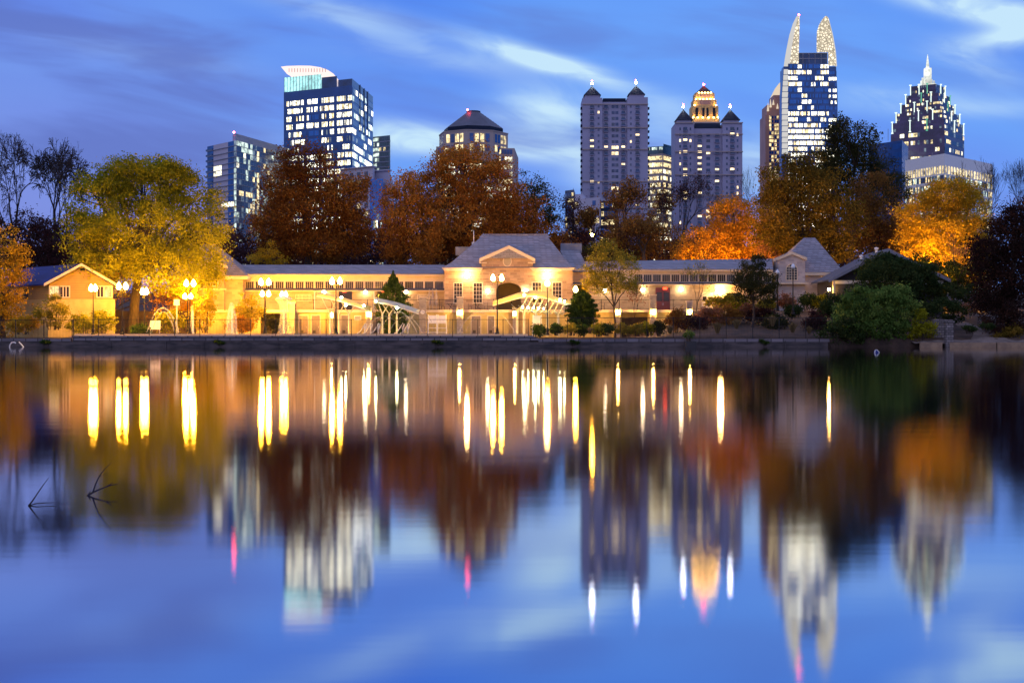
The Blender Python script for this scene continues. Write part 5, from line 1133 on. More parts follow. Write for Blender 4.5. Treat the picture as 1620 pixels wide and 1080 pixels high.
tree('pink_tree', 'small dusty pink tree beside the right end pavilion roof', 'tree', 200, (1217, 0), [(1216, 388, 16, 15), (1222, 405, 18, 16), (1206, 402, 12, 14)], 'leaf_pink', .16, 9, .6, 28, .30, group=T)
tree('olive_tree', 'tall olive brown tree below the finned tower', 'tree', 200, (1275, 0), [(1245, 292, 40, 38), (1222, 335, 34, 46), (1285, 320, 42, 46), (1262, 365, 56, 44), (1325, 350, 40, 42), (1232, 385, 36, 30), (1300, 392, 50, 26), (1268, 262, 30, 22), (1312, 300, 30, 30), (1240, 310, 30, 24)], 'leaf_olive', .5, 8.5, 1.05, 28, .42, twigs=120, group=T)
tree('dark_green_tree', 'tallest dark green tree with ragged top right of the finned tower', 'tree', 226, (1345, 0), [(1350, 215, 26, 20), (1325, 240, 30, 26), (1372, 250, 30, 26), (1300, 262, 34, 26), (1400, 275, 32, 26), (1345, 275, 48, 34), (1415, 300, 24, 28), (1385, 310, 36, 30), (1325, 262, 34, 26), (1355, 245, 24, 22), (1290, 285, 30, 24)], 'leaf_dark', .5, 6.5, 1.0, 24, .42, twigs=160, group=T)
tree('brown_tree', 'brown leaved tree between the dark green tree and the amber tree', 'tree', 206, (1388, 0), [(1378, 308, 34, 32), (1395, 350, 38, 38), (1360, 352, 32, 34), (1385, 390, 42, 30), (1420, 375, 22, 32)], 'leaf_brown', .4, 6.5, 1.0, 28, .42, group=T)
tree('amber_tree', 'glowing amber tree lit from below at the right', 'tree', 190, (1492, 0), [(1502, 310, 52, 24), (1462, 342, 42, 30), (1530, 340, 36, 34), (1485, 368, 55, 30), (1455, 385, 32, 26), (1525, 385, 36, 32), (1490, 405, 42, 22), (1468, 430, 38, 24), (1530, 432, 40, 26)], 'leaf_amber', .4, 12, .95, 32, .38, twigs=100, group=T)
tree('orange_shrub_tree', 'small dull orange tree behind the left wing roof', 'tree', 203, (423, 0), [(423, 398, 17, 15), (412, 412, 18, 12), (436, 410, 16, 14)], 'leaf_amber', .15, 9, .6, 26, .3, group=T)
tree('maroon_tree', 'dark maroon tree behind the blue roofed cabin', 'tree', 222, (72, 0), [(75, 382, 40, 34), (55, 410, 45, 30), (105, 405, 36, 28), (40, 360, 24, 26)], 'leaf_purple', .4, 5, 1.0, 26, .42, group=T)
tree('amber_tree', 'leaning amber tree cut by the left picture edge', 'tree', 171, (4, 0, 1.0), [(8, 395, 30, 34), (22, 425, 26, 30), (-5, 450, 34, 40), (14, 480, 24, 32), (2, 515, 26, 18)], 'leaf_amber', .3, 8, .8, 28, .36)
tree('maroon_tree', 'large dark purple tree overhanging the right bank', 'tree', 163.5, (1606, 0, 1.2), [(1590, 375, 36, 38), (1565, 400, 26, 26), (1610, 420, 40, 46), (1575, 455, 34, 34), (1612, 480, 40, 44), (1585, 505, 34, 28), (1625, 340, 32, 34), (1560, 432, 24, 26), (1548, 398, 16, 18), (1600, 350, 30, 26), (1560, 480, 20, 22)], 'leaf_plum', .35, 12, .75, 28, .34, twigs=120)
tree('evergreen_tree', 'flat dark evergreen canopy beside the right cottage', 'tree', 181, (1512, 0, 3.5), [(1460, 420, 30, 14), (1495, 435, 46, 18), (1530, 425, 30, 14), (1480, 452, 36, 12), (1515, 450, 28, 14)], 'leaf_vine', .18, 9, .7, 26, .34)
bare('bare_tree', 'tallest bare tree at the far left with fine drooping twigs', 226, (28, 430), 206, 66, .5, 8, 3, droop=.6, tw=.04, trunk=.17)
bare('bare_tree', 'bare tree with upright limbs between the far left tree and the golden tree', 230, (86, 430), 215, 62, .45, 8, 8, droop=.7, tw=.04, trunk=.17)
bare('bare_tree', 'thin bare tree just behind the golden tree crown', 222, (112, 440), 226, 38, .36, 7, 14, droop=.6, tw=.035)
bare('bare_tree', 'dark bare tree before the lower turret tower', 226, (1078, 420), 266, 62, .4, 7, 22, leaves='leaf_purple', nleaf=1500, size=.26)
bare('bare_tree', 'reddish half bare tree before the lit office block', 232, (1045, 420), 292, 34, .26, 6, 31, 'bark', 'leaf_brown', 1500, .34)
bare('bare_tree', 'reddish half bare tree before the taller turret tower', 229, (985, 420), 285, 40, .3, 6, 35, 'bark', 'leaf_brown', 2600, .36)
bare('bare_tree', 'brown half bare tree right of the slim dark tree', 224, (945, 420), 330, 30, .22, 6, 41, 'bark', 'leaf_brown', 1600, .36)
bare('bare_tree', 'low brown half bare tree behind the right wing', 214, (1020, 420), 350, 38, .22, 6, 47, 'bark', 'leaf_brown', 2600, .34)
bare('bare_tree', 'bare dark tree left of the olive tree with twigs on the sky', 228, (1205, 420), 262, 34, .22, 6, 51)
bare('bare_tree', 'bare dark tree right of the white gallery block', 216, (1575, 430), 246, 52, .3, 7, 57)
bare('bare_tree', 'thin bare tree before the white gallery block', 222, (1525, 420), 252, 30, .2, 6, 63)
bare('bare_tree', 'bare tree at the right picture edge above the purple tree', 220, (1622, 430), 250, 40, .3, 7, 66)
bare('bare_tree', 'bare purple brown tree standing in front of the glowing amber tree', 180, (1517, 470), 372, 38, .16, 6, 71, 'bark', 'leaf_pink', 350, .2, tw=.012)
bare('bare_tree', 'slender bare tree in front of the right wing', 171, (1101, 500), 412, 30, .11, 6, 76, 'bark', 'leaf_lime', 260, .22, tw=.01)
bare('bare_tree', 'small sparse tree left of the tall lit pillar', 170.5, (1004, 518), 445, 17, .07, 5, 81, 'bark', 'leaf_pink', 420, .22, tw=.01)
bare('bare_tree', 'ragged bare top of the dark green tree', 226, (1350, 330), 186, 46, .22, 6, 85, 'bark_dark', 'leaf_dark', 2200, .36)
tree('yellow_green_tree', 'yellow green young tree in front of the pavilion corner', 'tree', 169, (973, 0, 1.1), [(962, 395, 24, 15), (945, 420, 26, 22), (985, 418, 28, 22), (965, 445, 42, 20), (940, 452, 20, 14), (998, 448, 16, 12)], 'leaf_lime', .13, 13, .55, 26, .27, twigs=90, fork=.45, shell=.3)
tree('dark_pine', 'dark rounded pine with a pale trunk on the planted bank', 'tree', 168, (1191, 0, 2.2), [(1193, 415, 19, 14), (1186, 435, 26, 18), (1206, 445, 26, 20), (1190, 462, 32, 16), (1178, 450, 20, 16), (1210, 470, 20, 12)], 'leaf_dark', .15, 15, .5, 30, .26, vert=.4)
def conifer(label, Y, px, pyb, pyt, hw, power, cat='conifer'):
    bx, bz, zt_ = wx(px, Y), wz(pyb, Y), wz(pyt, Y); R = hw * Y / F; r = thing('conifer', label, cat, (bx, Y, bz)); n = 9000
    tt = rv.random(n) ** 1.1; rad = R * (.82 + .36 * rv.random(n)) * (np.sin(np.pi * np.clip(.16 + tt * .84, 0, 1)) ** power) * (.9 + .2 * np.sin(tt * 43 + rv.random(n) * 2)); rad = rad * (.55 + .5 * rv.random(n) ** .5)
    a = rv.random(n) * 6.283; pts = np.stack([bx + np.cos(a) * rad, Y + np.sin(a) * rad, bz + tt * (zt_ - bz)], 1)
    lump = .5 + .5 * np.sin(a * 7 + np.floor(tt * 14) * 1.7)
    leafmesh('crown', pts, .30, lump * .6 + rv.random(n) * .4, LM['leaf_conifer'], r, 1.0, (bx, Y, bz), .35)
    MB().tube([(bx, Y, bz - .2), (bx, Y, zt_ - .3)], [.16, .03], 6).build('trunk', M['bark'], r); return r
conifer('tall pointed dark green conifer standing between the canopies', 172.5, 622, 527, 429, 26, 1.25)
conifer('stout rounded dark conifer beside the leaf shaped canopy', 168.5, 921, 516, 461, 23, .55)
# shrubs
B = 'shrubs along the shore'
def shrub(label, px, py, rx, ry, mat, Y, **kw): return bush('shrub', label, 'shrub', Y, [(px, py, rx, ry), (px - rx * .5, py + ry * .3, rx * .6, ry * .6), (px + rx * .5, py + ry * .25, rx * .6, ry * .65)], mat, group=B, **kw)
shrub('loose yellow green shrub in front of the blue roofed cabin', 82, 495, 24, 24, 'leaf_lime', 165, dens=11)
shrub('low orange bush at the foot of the cabin left side', 38, 512, 20, 14, 'leaf_amber', 166)
shrub('small golden bush right of the loose cabin shrub', 130, 513, 18, 14, 'leaf_gold', 166)
shrub('golden bush between the first two lamp posts', 162, 510, 18, 18, 'leaf_gold', 167)
shrub('dark low bush beside the third lamp post', 222, 522, 10, 6, 'leaf_conifer', 166)
shrub('golden shrub under the huge tree right of the fountain arc', 268, 508, 20, 18, 'leaf_gold', 172)
shrub('tall yellow shrub against the left end pavilion wall', 322, 490, 18, 34, 'leaf_yellow', 173, dens=10)
shrub('yellow shrub right of the left vertical jet', 392, 492, 24, 20, 'leaf_yellow', 170)
shrub('low orange shrub below the yellow one near the jet', 385, 515, 20, 11, 'leaf_orange', 168)
shrub('dark green shrub in front of the garage recess', 437, 513, 13, 13, 'leaf_dark', 172)
for i, (px, py, rx, ry, mt, lab) in enumerate(((853, 523, 9, 8, 'leaf_conifer', 'clipped dark shrub at the end of the stone coping'), (880, 521, 8, 7, 'leaf_conifer', 'small clipped shrub right of the tall lamp post'), (902, 521, 8, 7, 'leaf_lime', 'small yellowish shrub below the rounded conifer'),
    (920, 522, 9, 8, 'leaf_conifer', 'dark shrub directly below the rounded conifer'), (946, 522, 9, 8, 'leaf_gold', 'tawny shrub left of the yellow tree trunk'), (960, 520, 7, 8, 'leaf_conifer', 'dark shrub touching the yellow tree trunk'), (988, 521, 9, 9, 'leaf_lime', 'yellow green shrub right of the yellow tree trunk'),
    (1010, 521, 9, 8, 'leaf_lime', 'low shrub in front of the lit recess'), (1026, 520, 8, 9, 'leaf_gold', 'tawny shrub below the tall lit pillar'), (1042, 518, 8, 11, 'leaf_dark', 'dark shrub right of the tall lit pillar'))):
    shrub(lab, px, py, rx, ry, mt, 164.5, dens=20, cr=.3, size=.2)
for px, py, rx, ry, mt, Y, lab in ((1072, 508, 16, 16, 'leaf_brown', 167, 'brown shrub left of the last lit pillar'), (1098, 512, 18, 14, 'leaf_purple', 167, 'dark purple shrub below the last lit pillar'), (1122, 500, 20, 14, 'leaf_pink', 170, 'dusty pink shrub behind the planted bank'),
    (1150, 500, 22, 14, 'leaf_brown', 170, 'brown shrub left of the dark pine trunk'), (1142, 478, 20, 13, 'leaf_yellow', 175, 'yellow lit shrub beneath the orange floodlight'), (1168, 482, 14, 12, 'leaf_gold', 175, 'golden shrub behind the dark pine'), (1212, 484, 12, 9, 'leaf_lime', 175, 'small lime shrub right of the dark pine'),
    (1205, 500, 18, 11, 'leaf_purple', 170, 'purple low shrub right of the dark pine trunk'), (1228, 510, 16, 12, 'leaf_dark', 167, 'dark shrub in front of the right end pavilion'), (1257, 492, 10, 10, 'leaf_vine', 170, 'small dark shrub below the right lamp post'),
    (1280, 476, 16, 12, 'leaf_vine', 179, 'clipped dark hedge by the right end pavilion wall'), (1300, 478, 12, 9, 'leaf_gold', 179, 'hedge end coloured yellow as if lit by the porch light'), (1245, 478, 9, 10, 'leaf_pink', 172, 'pinkish shrub between the two unlit lamps'), (1185, 492, 14, 8, 'leaf_pink', 171, 'low pink flowering shrub behind the pine trunk'),  # hedge end takes gold leaves, the porch light put into their colour
    (1290, 512, 18, 14, 'leaf_purple', 166, 'dark purple shrub left of the big green bush')):
    shrub(lab, px, py, rx, ry, mt, Y)
bush('green_bush', 'biggest bright green bush overhanging the water on the right', 'bush', 161.6, [(1385, 485, 46, 30), (1350, 505, 34, 30), (1420, 500, 32, 30), (1388, 520, 55, 24), (1360, 475, 22, 20), (1410, 470, 24, 20)], 'leaf_green', 17, .5, 32, .27, stems=14, vert=.3)
bush('vine_mound', 'dark vine covered mound rising behind the big green bush', 'bush', 168, [(1405, 445, 36, 30), (1430, 465, 28, 34), (1375, 462, 30, 30), (1412, 425, 34, 16)], 'leaf_vine', 13, .55, 30, .27, stems=10)
bush('vine_mound', 'dark vines draped over the middle of the cottage gable', 'bush', 174.6, [(1400, 420, 32, 16), (1375, 432, 22, 16), (1432, 432, 26, 16)], 'leaf_vine', 13, .55, 28, .27)
bush('vine_mound', 'dark creeper hiding the right end of the cottage', 'bush', 172, [(1455, 450, 28, 26), (1475, 470, 24, 26), (1448, 480, 24, 22), (1462, 430, 22, 14)], 'leaf_vine', 13, .55, 28, .27)
bush('dark_bush', 'dark hedge of brush on the bank between the cottage and the purple tree', 'bush', 172, [(1505, 470, 28, 18), (1535, 468, 26, 16), (1560, 475, 22, 18)], 'leaf_vine', 12, .5, 28, .26)
bush('dark_bush', 'dark bush below the porch light left of the green bush', 'bush', 166, [(1322, 486, 22, 22), (1345, 478, 20, 20), (1308, 500, 16, 16)], 'leaf_vine', 14, .5, 30, .26)
bush('trailing_bush', 'thin trailing branches over the sea wall end left of the green bush', 'bush', 160.2, [(1318, 528, 20, 12), (1335, 520, 18, 16), (1345, 535, 20, 10)], 'leaf_vine', 13, .45, 26, .24)
bush('golden_bush', 'small golden bush left of the stone pier', 'bush', 160.4, [(1458, 508, 14, 14), (1465, 524, 16, 14), (1455, 530, 14, 10)], 'leaf_gold', 16, .4, 28, .22)
bush('dark_bush', 'dark leafy bush above the stone garden wall', 'bush', 165, [(1490, 490, 28, 14), (1510, 498, 18, 13), (1465, 492, 16, 14)], 'leaf_vine', 14, .45, 28, .25)
bush('dark_bush', 'greenish bush at the foot of the purple tree', 'bush', 161.5, [(1605, 530, 20, 12), (1585, 535, 12, 7)], 'leaf_olive', 14, .4, 28, .24)
bush('weed_tuft', 'green weeds growing on the drain outlet', 'weeds', 159.5, [(1090, 531, 7, 6)], 'leaf_green', 22, .22, 24, .18)
bush('heather_clump', 'mauve dry grasses on top of the right bank', 'grass', 166, [(1540, 487, 20, 8), (1520, 490, 12, 6)], 'leaf_pink', 14, .4, 24, .2)
for px, py, Y, lab in ((1532, 520, 160.5, 'low green tuft on the pale bank left part'), (1560, 516, 161, 'low green tuft on the pale bank right part')):
    bush('ground_tuft', lab, 'tuft', Y, [(px, py, 8, 4), (px + 6, py + 2, 6, 3)], 'leaf_vine', 18, .25, 20, .18)
for px, lab in ((70, 'weed tuft on the sea wall left of the blue roofed cabin'), (345, 'weed tuft on the sea wall below the left vertical jet'), (690, 'weed tuft on the sea wall below the lifeguard chairs'), (905, 'weed tuft on the sea wall below the rounded conifer'), (1205, 'weed tuft on the sea wall below the dark pine')):
    bush('weed_tuft', lab, 'weeds', 159.9, [(px, 541, 5, 3), (px + 6, 542.5, 4, 2)], 'leaf_conifer', 24, .16, 18, .14, group='weeds on the sea wall', stems=3)
# ornamental grasses on the bank: each a fan of blades
def grass_clump(label, px, py, h, Y, mat='dry_grass'):
    bx, bz = wx(px, Y), wz(py, Y); r = thing('ornamental_grass', label, 'grass clump', (bx, Y, bz), 'ornamental grasses on the bank'); n = 420; H = h * Y / F
    a = rv.random(n) * 6.283; sp_ = rv.random(n) ** .7; mb = MB(); c = [bx, Y, bz]
    for i in range(0, n, 3):
        ex, ey = math.cos(a[i]) * sp_[i] * H * .55, math.sin(a[i]) * sp_[i] * H * .55
        p0 = Vector((bx + ex * .2, Y + ey * .2, bz)); p2 = Vector((bx + ex, Y + ey, bz + H * (1 - .35 * sp_[i]))); p1 = p0.lerp(p2, .55) + Vector((-ex * .1, -ey * .1, H * .12)); w_ = Vector((.02, 0, 0))
        mb.add([p0 - w_, p0 + w_, p1 + w_, p1 - w_, p2], [(0, 1, 2, 3), (3, 2, 4)])
    me = mb.build('blades', LM[mat], r); at = me.data.attributes.new('tone', 'FLOAT', 'FACE'); at.data.foreach_set('value', rv.random(len(me.data.polygons)).astype(np.float32))
for px, py, h, Y, lab in ((1135, 527, 20, 163, 'dry grass clump at the left foot of the bank'), (1165, 520, 18, 164, 'dry grass clump below the brown shrub'), (1222, 516, 20, 164, 'dry grass clump right of the pine trunk'), (1254, 526, 18, 163, 'dry grass clump at the lower right of the bank'), (933, 528, 12, 162.5, 'golden grass clump near the rounded conifer'), (1060, 528, 16, 163, 'dark grass clump left of the drain'), (1280, 528, 14, 162.5, 'dry grass clump near the trailing bush')): grass_clump(lab, px, py, h, Y)
# twigs standing in the shallows near the viewer
def twig(label, pts_list, Y):
    b = pts_list[0][0]; r = thing('water_branch', label, 'branch', wp(b[0], b[1], Y)); mb = MB()
    for pl, r0 in ((p[:-1], p[-1]) for p in pts_list):
        n = len(pl); mb.tube([wp(px, py, Y + dy) for px, py, dy in pl], [r0 * (1 - .75 * i / (n - 1)) for i in range(n)], 5)
    mb.build('twig', M['bark_dark'], r)
Yt1 = HC * F / (783.5 - 540)
twig('larger dead branch poking out of the still water', [((136, 786, 0), (141, 782, 0), (150, 777, .02), (164, 771, .05), (176, 767, .08), (186, 765.5, .1), .0050), ((147, 778, .01), (151, 766, .01), (157, 753, .0), (166, 741, -.02), (176, 732, -.03), .0034), ((168, 769.5, .05), (174, 766, .05), (179, 762.5, .04), .0030), ((157, 754, 0), (163, 751, 0), (170, 748.5, 0), .0015), ((139, 784, 0), (142, 778, 0), (144, 776, 0), .003)], Yt1)
twig('smaller dead branch in the water near the left picture edge', [((45, 800, 0), (52, 791, 0), (60, 779, .02), (69, 766, .03), (77, 755.5, .03), .0034), ((46, 799, 0), (58, 796, .02), (74, 794.8, .04), (90, 794.5, .05), .0026)], HC * F / (799.5 - 540))
r = thing('hand_rail_loop', 'pale bent metal pipe loop leaning out of the water at the left wall', 'pipe', wp(16, 551, 158.5))
MB().tube([wp(15, 551, 158.8), wp(15.5, 546, 158.8), wp(18, 542, 158.8), wp(22, 541.3, 158.8), wp(25, 542.5, 158.8)], .07, 6).tube([wp(30, 541, 158.8), wp(34.5, 545.5, 158.8), wp(39, 551.5, 158.8)], .07, 6).build('pipe', M['white'], r)
Yb_ = HC * F / (557.8 - 540); c = wp(1387, 557.8, Yb_)
r = thing('floating_litter', 'small blue and white object floating near the right shore', 'litter', c)
s_ = Yb_ / F
MB().add([(c.x - 3 * s_, c.y, -.02), (c.x + 4 * s_, c.y, -.02), (c.x + 3 * s_, c.y + .25, -.02), (c.x - 3 * s_, c.y + .25, -.02), (c.x - 2.2 * s_, c.y, 4.4 * s_), (c.x + 1.5 * s_, c.y, 4.0 * s_), (c.x + 1 * s_, c.y + .2, 3.8 * s_), (c.x - 2 * s_, c.y + .2, 4.2 * s_)], [(0, 1, 5, 4), (1, 2, 6, 5), (2, 3, 7, 6), (3, 0, 4, 7), (4, 5, 6, 7)]).build('shell', pm('blue_plastic', (0.04, 0.06, 0.3)), r)
MB().tube([(c.x - 3 * s_, c.y - .02, 0), (c.x - 2.9 * s_, c.y - .02, 2.5 * s_), (c.x - 1.6 * s_, c.y - .02, 4.6 * s_), (c.x + .8 * s_, c.y - .02, 4.4 * s_), (c.x + 4 * s_, c.y - .02, .3 * s_)], .022).build('rim', M['white'], r)
# ================================================================== lamp posts
def acorn(c, rad, hgt): return MB().lathe(c, [(rad * .45, 0), (rad * .85, hgt * .14), (rad, hgt * .34), (rad * .82, hgt * .58), (rad * .42, hgt * .82), (rad * .16, hgt * .92), (.02, hgt)], 12)
def lamp_post(label, px, pyb, Y, tops, z0=None, unlit=False, gw=.25, gh=.74, off=0.0):
    """tops: list of (py of the globe's middle, half spread in px)"""
    x = wx(px, Y); zb = wz(pyb, Y) if z0 is None else z0
    r = thing('lamp_post', label, 'lamp post', (x, Y, zb), 'park lamp posts')
    zt = max(wz(p, Y) for p, s in tops) - gh * .55
    MB().lathe((x, Y, zb), [(.24, 0), (.24, .12), (.17, .2), (.15, .55), (.10, .68), (.085, .8)], 10).build('base', M['black'], r)
    MB().tube([(x, Y, zb + .78), (x, Y, zb + (zt - zb) * .6), (x, Y, zt)], [.075, .06, .05], 8).build('shaft', M['black'], r)
    for py, s in tops:
        zc = wz(py, Y) - gh * .5; d = s * Y / F
        if d > .05:
            MB().tube([(x - d, Y, zc - .06), (x - d * .6, Y, zc - .17), (x, Y, zc - .12), (x + d * .6, Y, zc - .17), (x + d, Y, zc - .06)], .035, 6).build('cross_arm', M['black'], r)
        for sx_ in ((-d, d) if d > .05 else (0,)):
            MB().lathe((x + sx_, Y, zc - .09), [(.06, 0), (.13, .03), (.13, .085)], 8).build('cup', M['black'], r)
            acorn((x + sx_, Y, zc), gw, gh).build('globe', M['opal_off' if unlit else ('globe_hot' if px < 460 else 'globe')], r, True)
    return r
lamp_post('first lit lamp post from the left with a close pair of globes', 147.5, 529, 161.5, [(455, 3.2)])
lamp_post('second lit lamp post from the left with a wide pair of globes', 193.3, 529, 161.6, [(452, 5.4)])
lamp_post('third lit lamp post from the left, slightly shorter and set back', 228.5, 527, 166, [(460.5, 3)])
lamp_post('tall twin globe lamp post right of the fountain arc', 300.5, 528, 161.6, [(447.5, 5.6)])
lamp_post('lower twin globe lamp post standing just behind the tall one at the fountain arc', 297, 525, 172, [(468, 4.6)], gw=.26, gh=.68)
lamp_post('tall twin globe lamp post in front of the garage recess', 419, 528, 161.6, [(445.5, 6)])
lamp_post('lower twin globe lamp post just behind the tall one by the garage recess', 420, 525, 173, [(464, 5)], gw=.25, gh=.68)
lamp_post('distant twin globe lamp post left of the tall stone pillar', 449, 522, 175, [(465.5, 3)], gw=.24)
lamp_post('tall twin globe lamp post in front of the yellow slanted canopy', 531.5, 528, 161.6, [(444, 6.2)])
lamp_post('tall twin globe lamp post in front of the pavilion arch', 786.8, 528, 161.6, [(439, 6.8)])
lamp_post('tall single globe lamp post in front of the right pavilion windows', 866, 530, 162, [(447, 0)], gw=.28, gh=.72)
lamp_post('shorter single globe lamp post behind the rounded conifer', 910.5, 520, 171, [(457, 0)], gw=.27, gh=.7)
lamp_post('unlit white globe lamp post left of the right pavilion dormer', 1230, 492, 172, [(430, 0)], unlit=True, gw=.26, gh=.6)
lamp_post('unlit white globe lamp post in front of the arched dormer window', 1254.5, 497, 168, [(421, 0)], unlit=True, gw=.27, gh=.62)
p = thing('street_lamp', 'small orange street lamp glowing among the trees right of the pavilion', 'street lamp', (wx(937, 236), 236, 7.0))
MB().tube([(wx(937, 236), 236, 7), (wx(937, 236), 236, wz(374, 236))], .08).build('shaft', M['black'], p); MB().ball(wp(937, 371.5, 236), .26).build('globe', M['globe_small'], p)
p = thing('street_lamp', 'lamp behind the right wing lighting the bright orange tree', 'street lamp', (wx(1150, 199), 199, 6.0))
MB().tube([(wx(1150, 199), 199, 5.8), (wx(1150, 199), 199, 9.7)], .07).build('shaft', M['black'], p); acorn((wx(1150, 199), 199, 9.7), .3, .7).build('globe', M['globe_tree'], p)
p = thing('street_lamp', 'lamp behind the cottage lighting the amber tree', 'street lamp', (wx(1462, 186.5), 185.5, 5.0))
MB().tube([(wx(1462, 186.5), 185.5, 4.6), (wx(1462, 186.5), 185.5, 8.6)], .07).build('shaft', M['black'], p); acorn((wx(1462, 186.5), 185.5, 8.6), .34, .8).build('globe', M['globe_tree'], p)
# ================================================================== splash ground canopies
M['fabric_y'] = pm('yellow_canopy_skin', (0.50, 0.40, 0.12), (0.40, 0.32, 0.10), 1.0, .6)
M['fabric_g'] = pm('grey_green_canopy_skin', (0.30, 0.36, 0.33), (0.24, 0.29, 0.27), 1.0, .5)
M['cream_metal'] = pm('cream_painted_steel', (0.70, 0.68, 0.52), (0.62, 0.60, 0.46), 1.5, .45)
def skin(mb, rows, th=.07):
    nr, nc = len(rows), len(rows[0]); vs = [p for r_ in rows for p in r_]; o = len(vs); vs = vs + [Vector((p.x, p.y, p.z - th)) for p in vs]; fs = []
    for j in range(nr - 1):
        for i in range(nc - 1):
            a, b, c, d = j * nc + i, j * nc + i + 1, (j + 1) * nc + i + 1, (j + 1) * nc + i; fs += [(a, b, c, d), (o + a, o + d, o + c, o + b)]
    for i in range(nc - 1):
        a, b = i, i + 1; fs.append((a, o + a, o + b, b)); a, b = (nr - 1) * nc + i, (nr - 1) * nc + i + 1; fs.append((a, b, o + b, o + a))
    for j in range(nr - 1):
        a, b = j * nc, (j + 1) * nc; fs.append((a, b, o + b, o + a)); a, b = j * nc + nc - 1, (j + 1) * nc + nc - 1; fs.append((a, o + a, o + b, b))
    mb.add(vs, fs)
def spotlight(px, py, Y, label, rad=.13):
    c = wp(px, py, Y); p = thing('spotlight', label, 'spotlight', c, 'spotlights on the canopies')
    MB().ball((c.x, c.y, c.z), rad, 10).build('lens', M['spot'], p); MB().tube([(c.x, c.y + rad * .6, c.z), (c.x, c.y + .45, c.z + .08)], [rad * .9, rad * .5], 8).build('housing', M['steel'], p)
def slant_canopy(label, Y, roof, cols, mat, spots):
    (xa, ya), (xb, yb_) = roof; r = thing('slanted_canopy', label, 'canopy', (wx(cols[1], Y), Y, 1.2)); rows = []
    for j in range(5):
        row = []
        for i in range(13):
            s = i / 12; wd = 1.9 * math.sin(math.pi * (.10 + .84 * s)) ** .7
            p = wp(xa + (xb - xa) * s, ya + (yb_ - ya) * s - 4.0 * math.sin(math.pi * s) * .5, Y); v = (j / 4 - .5) * 2
            row.append(Vector((p.x, Y + v * wd * 1.15, p.z + .28 * (1 - v * v) + v * .22)))
        rows.append(row)
    mb = MB(); skin(mb, rows); mb.build('roof', M[mat], r, True)
    for j in (0, 4): MB().tube(rows[j], .06, 6).build('edge_rail', M['cream_metal'], r)
    for k, cx_ in enumerate(cols):
        f = wp(cx_, 497, Y); MB().tube([(f.x, Y, 1.15), (f.x, Y, f.z)], [.12, .10], 8).build('column', M['cream_metal'], r)
        s = (cx_ - xa) / (xb - xa)
        for dxp in (-16, 13):
            e = min(max(s + dxp / (xb - xa), .04), .97); i = e * 12; i0 = int(i); t_ = rows[2][i0].lerp(rows[2][min(12, i0 + 1)], i - i0)
            MB().tube([f, (t_.x, t_.y - .3, t_.z - .05)], [.075, .05], 7).build('strut', M['cream_metal'], r)
    for q_ in spots: spotlight(*q_)
slant_canopy('left slanted leaf canopy with a yellow skin on forked columns', 167, ((503, 466), (586, 489)), (522, 536, 552), 'fabric_y', [(540, 470.5, 165.2, 'spotlight high on the left slanted canopy'), (547, 482.5, 164.8, 'brightest spotlight under the left slanted canopy'), (575.5, 483.5, 165.2, 'spotlight at the low end of the left slanted canopy')])
slant_canopy('right slanted leaf canopy with a grey green skin on forked columns', 167, ((593, 475), (663, 494)), (605, 616, 628), 'fabric_g', [(594.5, 476.5, 165, 'spotlight at the high end of the right slanted canopy'), (628, 487, 164.8, 'spotlight on the middle column of the right slanted canopy')])
r = thing('leaf_canopy', 'large leaf shaped canopy with eight white ribs near the rounded conifer', 'canopy', (wx(845, 167), 167, 1.2)); rows = []
for j in range(7):
    row = []; v = j / 6
    for i in range(17):
        s = i / 16; px = 780 + 122 * s; front = 484 - 18 * math.sin(math.pi * min(1, s * 1.05)) ** 1.0 - 3.0 * s + 4 * math.sin(9 * s) * .3
        Y_ = 164.8 + 5.2 * v * math.sin(math.pi * (.08 + .88 * s)); p = wp(px, front + 6 * (1 - v) * math.sin(math.pi * s) , 167); row.append(Vector((p.x, Y_, p.z + .5 * math.sin(math.pi * v))))
    rows.append(row)
mb = MB(); skin(mb, rows); mb.build('roof', M['fabric_y'], r, True)
for j in (0, 6): MB().tube(rows[j], .07, 6).build('edge_rail', M['cream_metal'], r)
for k in range(8):
    px = 822 + 9.0 * k; a = wp(px, 491 + .9 * k * .6, 165.2); e = wp(px + 12 - (2 if k > 5 else 0), 470.5 + max(0, k - 3) * 1.3, 164.7); g_ = wp(px + 7, 492.6 + .55 * k, 165.6)
    MB().tube([g_, a, e], [.04, .06, .045], 6).build('rib', M['cream_metal'], r)
    MB().tube([a, (a.x + .35, 165.9, a.z - .22), g_, (e.x, 167.6, e.z - .25)], .04, 6).build('hanger', M['cream_metal'], r)
for px, py in ((818, 491), (829, 493), (848, 494), (866, 495), (883, 497)):
    MB().tube([(wx(px, 166.4), 166.4, 1.15), (wx(px, 166.4), 166.4, wz(py, 166.4))], .15, 8).build('column', M['cream_metal'], r)
    for d_ in (-9, 9): MB().tube([wp(px, py, 166.4), wp(px + d_, py - 10, 167.2)], [.09, .06], 6).build('strut', M['cream_metal'], r)
for px, py, Y_, lab, rd in ((829.5, 466.5, 164.4, 'spotlight on the left top of the leaf canopy', .12), (847, 470, 164.4, 'spotlight at the crest of the leaf canopy', .12), (886, 474.5, 164.2, 'brightest spotlight at the right end of the leaf canopy', .17), (893, 476.5, 164.3, 'second spotlight at the right tip of the leaf canopy', .11),
    (827, 486, 165, 'first small lamp under the leaf canopy ribs', .09), (835.5, 486.5, 165, 'second small lamp under the leaf canopy ribs', .11), (844, 487, 165, 'third small lamp under the leaf canopy ribs', .11), (852, 487.5, 165, 'fourth small lamp under the leaf canopy ribs', .11), (860, 488, 165, 'fifth small lamp under the leaf canopy ribs', .08)): spotlight(px, py, Y_, lab, rd)
